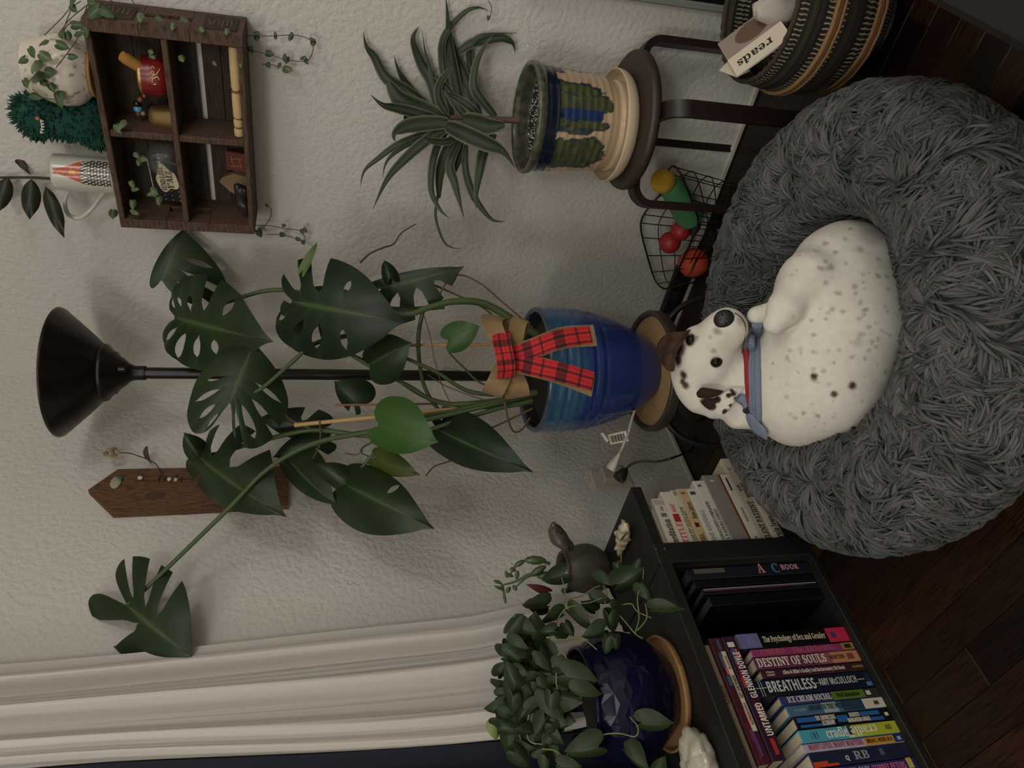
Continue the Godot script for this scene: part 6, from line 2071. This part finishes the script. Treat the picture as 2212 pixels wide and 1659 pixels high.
func hearts() -> void:
	var t := thing("string_of_hearts", "trailing string-of-hearts vine spilling from the white pot and crate", "plant", Vector3(0.9, 1.55, 0.08))
	var vm := mat(rgb8(84, 70, 54), 0.7)
	var hm := [heart_mesh(0, rgb8(62, 80, 52), rgb8(120, 134, 100)), heart_mesh(2, rgb8(92, 106, 74), rgb8(140, 150, 118))]
	# pixel paths with depth; z says how near the wall they hang
	var runs := [
		[[[62, 110], [90, 80], [115, 55], [135, 35], [152, 15], [175, 0]], 0.075], [[[62, 120], [75, 95], [100, 90], [125, 75], [150, 40], [200, 0]], 0.08], [[[75, 130], [110, 110], [130, 78], [148, 50], [175, 42], [195, -10]], 0.07],
		[[[95, 100], [120, 98], [133, 70], [145, 40], [155, 12], [156, -10]], 0.09], [[[190, 55], [210, 22], [232, 5], [245, -5]], 0.09], [[[120, 145], [140, 120], [165, 85], [178, 60]], 0.155], [[[70, 165], [58, 180], [50, 176]], 0.155],
		[[[70, 190], [92, 208], [115, 212], [130, 212]], 0.155], [[[285, -2], [302, 22], [330, 32], [345, 38], [380, 42]], 0.05], [[[530, 74], [556, 75], [595, 75], [630, 73], [655, 77], [672, 86], [677, 100], [672, 118], [660, 130], [620, 127], [580, 115], [545, 108]], 0.03],
		[[[566, 137], [590, 138], [605, 142], [628, 148]], 0.03], [[[548, 485], [580, 485], [620, 492], [650, 495]], 0.03], [[[556, 500], [575, 482], [585, 465], [585, 448], [577, 443]], 0.03], [[[575, 504], [615, 506], [650, 518], [658, 524]], 0.03], [[[650, 497], [657, 508], [660, 520]], 0.03], [[[1055, 0], [1062, 15], [1058, 35], [1055, 38]], 0.03],
	]
	for r in runs:
		var p := []
		for q in r[0]: p.append(hit(q[0], q[1], 2, r[1]))
		var b := MB.new()
		b.tube(spline(p, 5), 0.0009, 5)
		part("vine", b, vm, t)
	var leaves := [
		[68, 112, 20, 60, 0.155, 0], [48, 128, 18, 150, 0.155, 0], [73, 142, 26, 100, 0.155, 1], [97, 120, 26, 30, 0.155, 1], [105, 155, 28, 20, 0.155, 0], [80, 165, 26, 110, 0.155, 0], [135, 97, 22, 20, 0.155, 0], [158, 120, 16, 0, 0.155, 0], [55, 178, 18, 60, 0.155, 0], [95, 177, 18, 60, 0.155, 0],
		[127, 212, 30, 70, 0.155, 0], [78, 206, 20, 20, 0.155, 0], [112, 188, 16, 60, 0.155, 0], [92, 90, 18, 120, 0.155, 0], [133, 72, 20, 40, 0.1, 0], [146, 76, 20, 70, 0.1, 0], [183, 55, 26, 60, 0.11, 0], [165, 52, 20, 0, 0.11, 0], [203, 25, 30, 140, 0.11, 0], [232, 25, 26, 30, 0.11, 0], [200, 6, 16, 10, 0.1, 0], [158, 16, 18, 40, 0.1, 0], [172, 70, 18, 10, 0.12, 0], [185, 72, 14, 100, 0.12, 0], [155, -2, 20, 100, 0.1, 0],
		[300, 36, 22, 60, 0.118, 1], [345, 38, 14, 20, 0.118, 0], [372, 55, 14, 90, 0.118, 1], [397, 40, 16, 20, 0.118, 0], [435, 62, 14, 40, 0.118, 1], [489, 66, 14, 80, 0.118, 1], [330, 118, 18, 70, 0.118, 1], [325, 110, 14, 20, 0.118, 1], [392, 124, 16, 60, 0.118, 1], [464, 135, 10, 60, 0.118, 1], [519, 139, 10, 60, 0.118, 1],
		[260, 268, 20, 90, 0.118, 1], [256, 276, 18, 60, 0.118, 1], [295, 332, 16, 60, 0.118, 1], [308, 340, 18, 20, 0.118, 1], [300, 348, 14, 100, 0.118, 1], [285, 397, 14, 60, 0.118, 1], [292, 405, 14, 20, 0.118, 1], [326, 415, 16, 150, 0.118, 1], [333, 413, 16, 40, 0.118, 1], [342, 432, 16, 90, 0.118, 1], [286, 440, 16, 90, 0.118, 1], [292, 455, 16, 40, 0.118, 1], [244, 460, 20, 90, 0.118, 0],
		[555, 70, 14, 0, 0.03, 0], [555, 80, 14, 60, 0.03, 0], [594, 70, 8, 270, 0.03, 0], [595, 79, 8, 90, 0.03, 0], [630, 72, 10, 270, 0.03, 0], [627, 80, 12, 100, 0.03, 0], [676, 91, 14, 90, 0.03, 0], [675, 82, 10, 10, 0.03, 0], [655, 121, 12, 0, 0.03, 0], [662, 131, 11, 60, 0.03, 0], [615, 120, 12, 270, 0.03, 0], [619, 128, 13, 100, 0.03, 0], [583, 114, 16, 10, 0.03, 0], [542, 105, 14, 60, 0.03, 0], [580, 139, 12, 60, 0.03, 0], [602, 140, 12, 90, 0.03, 0], [622, 147, 18, 20, 0.03, 1],
		[560, 502, 16, 60, 0.03, 0], [611, 505, 12, 0, 0.03, 0], [653, 498, 10, 60, 0.03, 0], [658, 494, 10, 270, 0.03, 0], [645, 515, 10, 20, 0.03, 0], [655, 522, 10, 60, 0.03, 0], [577, 442, 7, 60, 0.03, 0], [614, 485, 8, 0, 0.03, 0], [1055, 37, 9, 100, 0.03, 0],
	]
	for q in leaves:
		var o := hit(q[0], q[1], 2, q[4])
		var d := (o - EYE).dot(C_FWD)
		var xf := leaf_frame(q[0], q[1], d, q[2] * 1.15, q[3], rng.randf_range(-0.4, 0.4), rng.randf_range(-0.4, 0.4))
		xf.origin -= t.position
		lpart("leaf", hm[q[5]], M.leaf_soft, t, xf)
func small_things() -> void:
	picket()
	outlet()
	duck_pot()
	shell_and_crystal()
	floor_bits()

func picket() -> void:
	var z := 0.018
	var P := func(x: float, y: float) -> Vector2:
		var p := hit(x, y, 0, z)
		return Vector2(-p.z, p.y)
	var poly := PackedVector2Array([P.call(190, 1056), P.call(255, 1011), P.call(420, 1008), P.call(622, 1004), P.call(622, 1089), P.call(420, 1099), P.call(242, 1107)])
	var t := thing("picket_board", "weathered brown pointed picket board hung on the left wall behind monstera leaves", "wall decoration", hit(420, 1055, 0, 0.009))
	var wood := mat(rgb8(112, 82, 56), 0.8)
	wood.albedo_texture = noise_tex(0.02, 512, 4, ramp([0.0, 0.4, 1.0], [Color(0.5, 0.46, 0.44), Color(0.8, 0.77, 0.74), Color(1, 1, 1)]), false, 4.0, FastNoiseLite.TYPE_SIMPLEX_SMOOTH, 21)
	tri_map(wood, Vector3(14.0, 2.5, 14.0))
	var b := MB.new()
	b.prism(poly, 0.002, z, Transform3D(Basis(Vector3(0, 0, -1), Vector3.UP, Vector3.RIGHT), Vector3.ZERO))
	part("board", b, wood, t)
	b = MB.new()
	var k := hit(335, 1068, 0, z + 0.0006)
	b.lathe([Vector2(0.0001, 0.0006), Vector2(0.012, 0.0004), Vector2(0.0135, 0.0)], 20, k, Basis(Vector3.BACK, Vector3.RIGHT, Vector3.UP) * Basis.from_scale(Vector3(0.9, 1, 1.7)))
	part("knot", b, mat(rgb8(70, 52, 42), 0.9), t)
	for q in [[250, 1040, 14, rgb8(150, 150, 120), 30], [258, 1032, 9, rgb8(60, 96, 80), 14], [303, 1030, 7, rgb8(196, 184, 160), 8], [366, 1033, 6, rgb8(190, 184, 170), 8], [380, 1034, 6, rgb8(170, 160, 140), 8], [495, 1013, 24, rgb8(196, 182, 164), 9]]:
		b = MB.new()
		var c := hit(q[0], q[1], 0, z + 0.003)
		b.ball(c, Vector3(0.005, q[2] * 1.75 / FOCAL * 0.8, q[4] * 1.75 / FOCAL * 0.6), 12, 8)
		part("pebble", b, mat(q[3], 0.7), t)
	b = MB.new()
	for i in 5:
		var a := hit(345 + i * 12, 1033, 0, z + 0.002)
		b.tube([a + Vector3(0, 0, -0.012 + 0.003 * (i % 3)), a + Vector3(0.002, 0.002, 0), a + Vector3(0, 0, 0.011 - 0.004 * (i % 2))], 0.001, 5)
	b.tube([hit(290, 1037, 0, z + 0.002), hit(440, 1031, 0, z + 0.002)], 0.001, 5)
	part("wire_binding", b, mat(rgb8(60, 44, 34), 0.5, 0.5), t)
	var f := thing("wire_flower", "small metal flower with tan petals on a curved wire above the picket board", "flower ornament", hit(300, 1000, 0, 0.03))
	var wire := mat(rgb8(58, 44, 38), 0.5, 0.4)
	b = MB.new()
	b.tube(spline([hit(352, 1030, 0, 0.02), hit(340, 1004, 0, 0.03), hit(325, 993, 0, 0.035), hit(305, 985, 0, 0.04), hit(280, 977, 0, 0.04), hit(258, 976, 0, 0.04)], 6), 0.0013, 6)
	part("stem", b, wire, f)
	b = MB.new()
	pillow(b, [hit(312, 986, 0, 0.035), hit(309, 972, 0, 0.035), hit(318, 961, 0, 0.035), hit(321, 978, 0, 0.035), hit(327, 999, 0, 0.035)], 0.001, 0.0006)
	part("leaf", b, mat(rgb8(84, 64, 56), 0.6), f)
	var cen := hit(241, 977, 0, 0.042)
	for i in 6:
		var g := TAU * i / 6 + 0.3
		var off := Vector3(0.002, 0.012 * sin(g), 0.012 * cos(g))
		b = MB.new()
		b.ball(cen + off, Vector3(0.0025, 0.0085, 0.0065), 12, 8, Basis(Vector3.RIGHT, -g))
		part("petal", b, mat(rgb8(140, 112, 80) if i % 2 else rgb8(164, 146, 116), 0.5), f)
	b = MB.new()
	b.ball(cen + Vector3(0.005, -0.002, 0), Vector3(0.004, 0.005, 0.005), 12, 8)
	part("flower_centre", b, mat(rgb8(96, 116, 96), 0.5), f)

func outlet() -> void:
	var c := hit(1322, 1033, 0, 0.006)
	var white := mat(rgb8(190, 182, 168), 0.5)
	var t := thing("wall_outlet", "white wall outlet plate low on the left wall above the bookcase corner", "outlet", Vector3(0, c.y, c.z))
	var b := MB.new()
	b.box(Vector3(0.004, c.y, c.z), Vector3(0.006, 0.115, 0.072), Basis.IDENTITY, 0.002)
	part("plate", b, white, t)
	b = MB.new()
	b.box(Vector3(0.022, c.y + 0.005, c.z), Vector3(0.03, 0.062, 0.05), Basis.IDENTITY, 0.004)
	part("adapter", b, mat(rgb8(176, 168, 152), 0.45), t)
	var p := thing("white_plug", "white plug and cable running from the outlet behind the blue pot", "plug", Vector3(0.04, c.y, c.z - 0.03))
	b = MB.new()
	b.tube(pxl([[1318, 1012], [1324, 1002], [1332, 988], [1338, 978]], 1.80, 1.80), [0.0165, 0.015, 0.009, 0.0055], 14, true, 0.7)
	part("plug", b, white, p)
	vine("cable", p, [[1338, 978], [1344, 966], [1352, 945], [1358, 930], [1364, 906], [1372, 880]], 1.80, 1.86, 0.0042, 0.0036, white)
	var q := thing("black_plug", "black plug with a dark cord curving down to the floor by the bookcase", "plug", Vector3(0.04, c.y - 0.03, c.z))
	b = MB.new()
	b.tube(pxl([[1336, 1032], [1340, 1027], [1347, 1018], [1352, 1012]], 1.77, 1.78), [0.014, 0.0155, 0.011, 0.006], 14)
	part("plug", b, M.black, q)
	var cord := [at(1352, 1012, 1.78), at(1362, 1002, 1.77), at(1382, 995, 1.76), at(1425, 994, 1.74), at(1455, 986, 1.72)]
	var fl := hit(1475, 978, 1, 0.004)
	cord.append(fl.lerp(cord[4], 0.1))
	cord.append(hit(1495, 962, 1, 0.004))
	cord.append(hit(1500, 940, 1, 0.004))
	b = MB.new()
	b.tube(spline(cord, 6), 0.0028, 8)
	part("cord", b, M.black, q)
	# paper tag with bar lines hanging on the white cable
	var g := thing("barcode_tag", "white paper tag printed with dark bars on the white cable", "tag", hit(1340, 943, 0, 0.02))
	var cs := [at(1313, 937, 1.83), at(1352, 928, 1.83), at(1358, 951, 1.82), at(1319, 958, 1.82)]
	b = MB.new()
	slab4(b, cs, C_FWD * 0.0008)
	part("label", b, M.paper, g)
	b = MB.new()
	for i in 15:
		var s := 0.06 + i * 0.053
		var e := s + 0.02 + 0.014 * (i % 3)
		var lo := 0.16 + 0.05 * (i % 2)
		slab4(b, [cs[0].lerp(cs[1], s).lerp(cs[3].lerp(cs[2], s), lo) - C_FWD * 0.0004, cs[0].lerp(cs[1], e).lerp(cs[3].lerp(cs[2], e), lo) - C_FWD * 0.0004, cs[0].lerp(cs[1], e).lerp(cs[3].lerp(cs[2], e), 0.85) - C_FWD * 0.0004, cs[0].lerp(cs[1], s).lerp(cs[3].lerp(cs[2], s), 0.85) - C_FWD * 0.0004], C_FWD * 0.0003)
	part("printed_bars", b, M.black, g)
	b = MB.new()
	slab4(b, [at(1297, 935, 1.84), at(1303, 932, 1.84), at(1315, 950, 1.83), at(1310, 953, 1.83)], C_FWD * 0.0008)
	part("strip", b, M.paper, g)

func duck_pot() -> void:
	var c := at(1242, 1230, 1.64)
	var o := Vector3(0.105, 0.363, c.z - 0.03)
	o = hit(1305, 1228, 1, 0.366)
	o.y = 0.363
	var t := thing("bird_planter", "brown clay pot with a bird's head on its rim at the bookcase's back", "plant pot", o)
	var clay := mat(rgb8(74, 66, 60), 0.42)
	var b := MB.new()
	b.lathe(soft([Vector2(0.001, 0.0), Vector2(0.036, 0.0), Vector2(0.048, 0.008), Vector2(0.062, 0.034), Vector2(0.064, 0.058), Vector2(0.058, 0.084), Vector2(0.05, 0.1), Vector2(0.05, 0.108), Vector2(0.047, 0.111), Vector2(0.043, 0.107), Vector2(0.043, 0.096), Vector2(0.05, 0.07), Vector2(0.001, 0.06)], 5), 56, o)
	part("pot", b, clay, t)
	var d := Body.new()
	d.cell = 0.003
	var n0 := at(1226, 1178, 1.61)
	d.bone(n0, 0.014, at(1206, 1158, 1.60), 0.0165, 0.01)
	d.bone(at(1206, 1158, 1.60), 0.0165, at(1200, 1146, 1.595), 0.015, 0.01)
	d.bone(at(1200, 1146, 1.595), 0.012, at(1196, 1132, 1.58), 0.007, 0.008)
	d.bone(at(1212, 1172, 1.59), 0.01, at(1222, 1180, 1.59), 0.008, 0.006)
	var lo := at(1206, 1155, 1.6)
	d.fill(lo - Vector3.ONE * 0.06, lo + Vector3.ONE * 0.06)
	b = MB.new()
	d.nets(b)
	part("bird_head", b, clay, t)
	b = MB.new()
	for s in [0.0, 1.0]:
		b.ball(skin(d, 1203 + s * 8, 1146 + s * 3, 1.4), Vector3.ONE * 0.003, 8, 6)
	part("eye", b, M.black, t)
	var s := thing("succulent", "green trailing succulent with fat leaves growing out of the bird planter", "plant", o + Vector3(0, 0.09, 0))
	var gm := mat(rgb8(66, 84, 44), 0.35)
	for q in [[[1188, 1216], [1165, 1208], [1145, 1208], [1128, 1212], [1110, 1225], [1100, 1245]], [[1192, 1236], [1165, 1236], [1140, 1240], [1118, 1252], [1100, 1258], [1082, 1262]], [[1192, 1246], [1160, 1240], [1138, 1245], [1112, 1268]], [[1084, 1262], [1088, 1278], [1093, 1300]]]:
		vine("stem", s, q, 1.63, 1.62, 0.0038, 0.0018, gm)
	for q in [[1156, 1208, 46, 182, 10], [1122, 1215, 26, 150, 6], [1163, 1230, 38, 150, 8], [1108, 1228, 14, 200, 5], [1117, 1240, 20, 100, 5], [1100, 1240, 20, 200, 4], [1075, 1255, 20, 200, 4], [1078, 1268, 24, 205, 3.5], [1090, 1290, 24, 80, 3.5], [1098, 1272, 16, 120, 5], [1112, 1268, 14, 60, 5], [1094, 1238, 16, 260, 4], [1176, 1242, 30, 170, 8]]:
		var g := deg_to_rad(q[3])
		b = MB.new()
		var w: float = q[4] * 1.62 / FOCAL
		var a := at(q[0] - cos(g) * q[2] * 0.5, q[1] - sin(g) * q[2] * 0.5, 1.625)
		var e := at(q[0] + cos(g) * q[2] * 0.5, q[1] + sin(g) * q[2] * 0.5, 1.62)
		b.tube([a, a.lerp(e, 0.25), a.lerp(e, 0.6), a.lerp(e, 0.88), e], [w * 0.3, w * 0.85, w, w * 0.6, w * 0.1], 10)
		part("leaf", b, gm, s)
	b = MB.new()
	broad_leaf(b, at(1184, 1276, 1.62), at(1136, 1260, 1.61), (EYE - at(1160, 1268, 1.6)).normalized() + Vector3(0.3, 0.3, 0), 0.009, 0.009, [], [], lin(rgb8(84, 44, 38)), lin(rgb8(110, 64, 54)))
	part("red_leaf", b, M.leaf_soft, s)

func shell_and_crystal() -> void:
	var p0 := hit(1352, 1126, 1, 0.383)
	var p1 := hit(1336, 1198, 1, 0.372)
	var t := thing("seashell", "cream spiny conch shell lying on the bookcase's right end", "shell", Vector3((p0.x + p1.x) / 2, 0.363, (p0.z + p1.z) / 2))
	var b := MB.new()
	var ax := (p1 - p0)
	var rows := []
	var cols := []
	var u := ax.normalized()
	var a := u.cross(Vector3.UP).normalized()
	var w := a.cross(u)
	var L := ax.length()
	for i in 40:
		var s := i / 39.0
		var row := PackedVector3Array()
		var cr := []
		for k in 28:
			var g := TAU * k / 28
			var r := 0.0155 * pow(sin(PI * clamp(pow(s, 0.75) * 0.94 + 0.03, 0, 1)), 0.8)
			r *= 1.0 + 0.10 * sin(s * 34.0 + g)
			r += 0.008 * pow(max(0.0, cos(2.0 * (g - s * 2.4))), 14.0) * pow(max(0.0, sin(s * 19.0)), 3.0)
			var y: float = w.y
			row.append(p0 + u * s * L + a * cos(g) * r * 1.1 + w * sin(g) * r * 0.9)
			cr.append(lin(rgb8(206, 192, 166).lerp(rgb8(140, 112, 82), clamp(0.35 * sin(s * 34.0 + g * 1.0) + 0.2 * sin(g * 5.0), 0, 1))))
		rows.append(row)
		cols.append(cr)
	b.grid(rows, false, true, cols)
	part("shell", b, painted(0.5), t)
	b = MB.new()
	b.tube(spline([hit(1352, 1150, 1, 0.392), hit(1345, 1160, 1, 0.394), hit(1340, 1166, 1, 0.390)], 5), [0.0008, 0.001, 0.0014, 0.002, 0.002, 0.002, 0.0018, 0.0014, 0.001, 0.0008, 0.0006], 6)
	part("crack", b, mat(rgb8(70, 52, 40), 0.8), t)
	# rock crystal at the lower edge of the view
	var c := hit(1524, 1640, 1, 0.375)
	t = thing("crystal", "rough clear-white quartz lump on the bookcase top near the navy pot", "crystal", Vector3(c.x, 0.363, c.z))
	b = MB.new()
	b.ball(Vector3.ZERO, Vector3(0.040, 0.030, 0.058), 26, 16)
	var n := FastNoiseLite.new()
	n.noise_type = FastNoiseLite.TYPE_CELLULAR
	n.frequency = 26.0; n.fractal_octaves = 2
	for i in b.v.size():
		var v := b.v[i]
		v *= 1.0 + 0.5 * (n.get_noise_3d(v.x * 2, v.y * 2, v.z * 2) + 0.45)
		b.v[i] = Vector3(v.x + c.x, max(0.3635, v.y + 0.388), v.z + c.z)
		var k: float = clamp(0.5 + n.get_noise_3d(v.x * 5, v.y * 5, v.z * 5), 0, 1)
		b.c[i] = lin(rgb8(176, 170, 154).lerp(rgb8(84, 74, 58), smoothstep(0.25, 0.7, k)))
	part("quartz", b, painted(0.12, 0.8), t)

func floor_bits() -> void:
	# a dark power strip and white cable along the foot of the right wall
	var b := MB.new()
	b.box(Vector3(0.25, 0.035, 0.024), Vector3(0.42, 0.042, 0.022), Basis.IDENTITY, 0.006)
	var t := thing("power_strip", "black power strip along the foot of the right wall behind the blue pot", "power strip", Vector3(0.25, 0.016, 0.024))
	part("housing", b, M.black, t)
	for i in 4:
		b = MB.new()
		b.box(Vector3(0.12 + i * 0.08, 0.035, 0.0355), Vector3(0.03, 0.022, 0.002), Basis.IDENTITY, 0.0006)
		part("socket", b, mat(rgb8(40, 38, 36), 0.5), t)
	b = MB.new()
	b.box(Vector3(0.29, 0.004, 0.048), Vector3(0.46, 0.008, 0.012), Basis.IDENTITY, 0.002)
	single("cable_cover", b, mat(rgb8(176, 170, 158), 0.5), "thin white cable strip on the floor along the right wall", "cable strip")
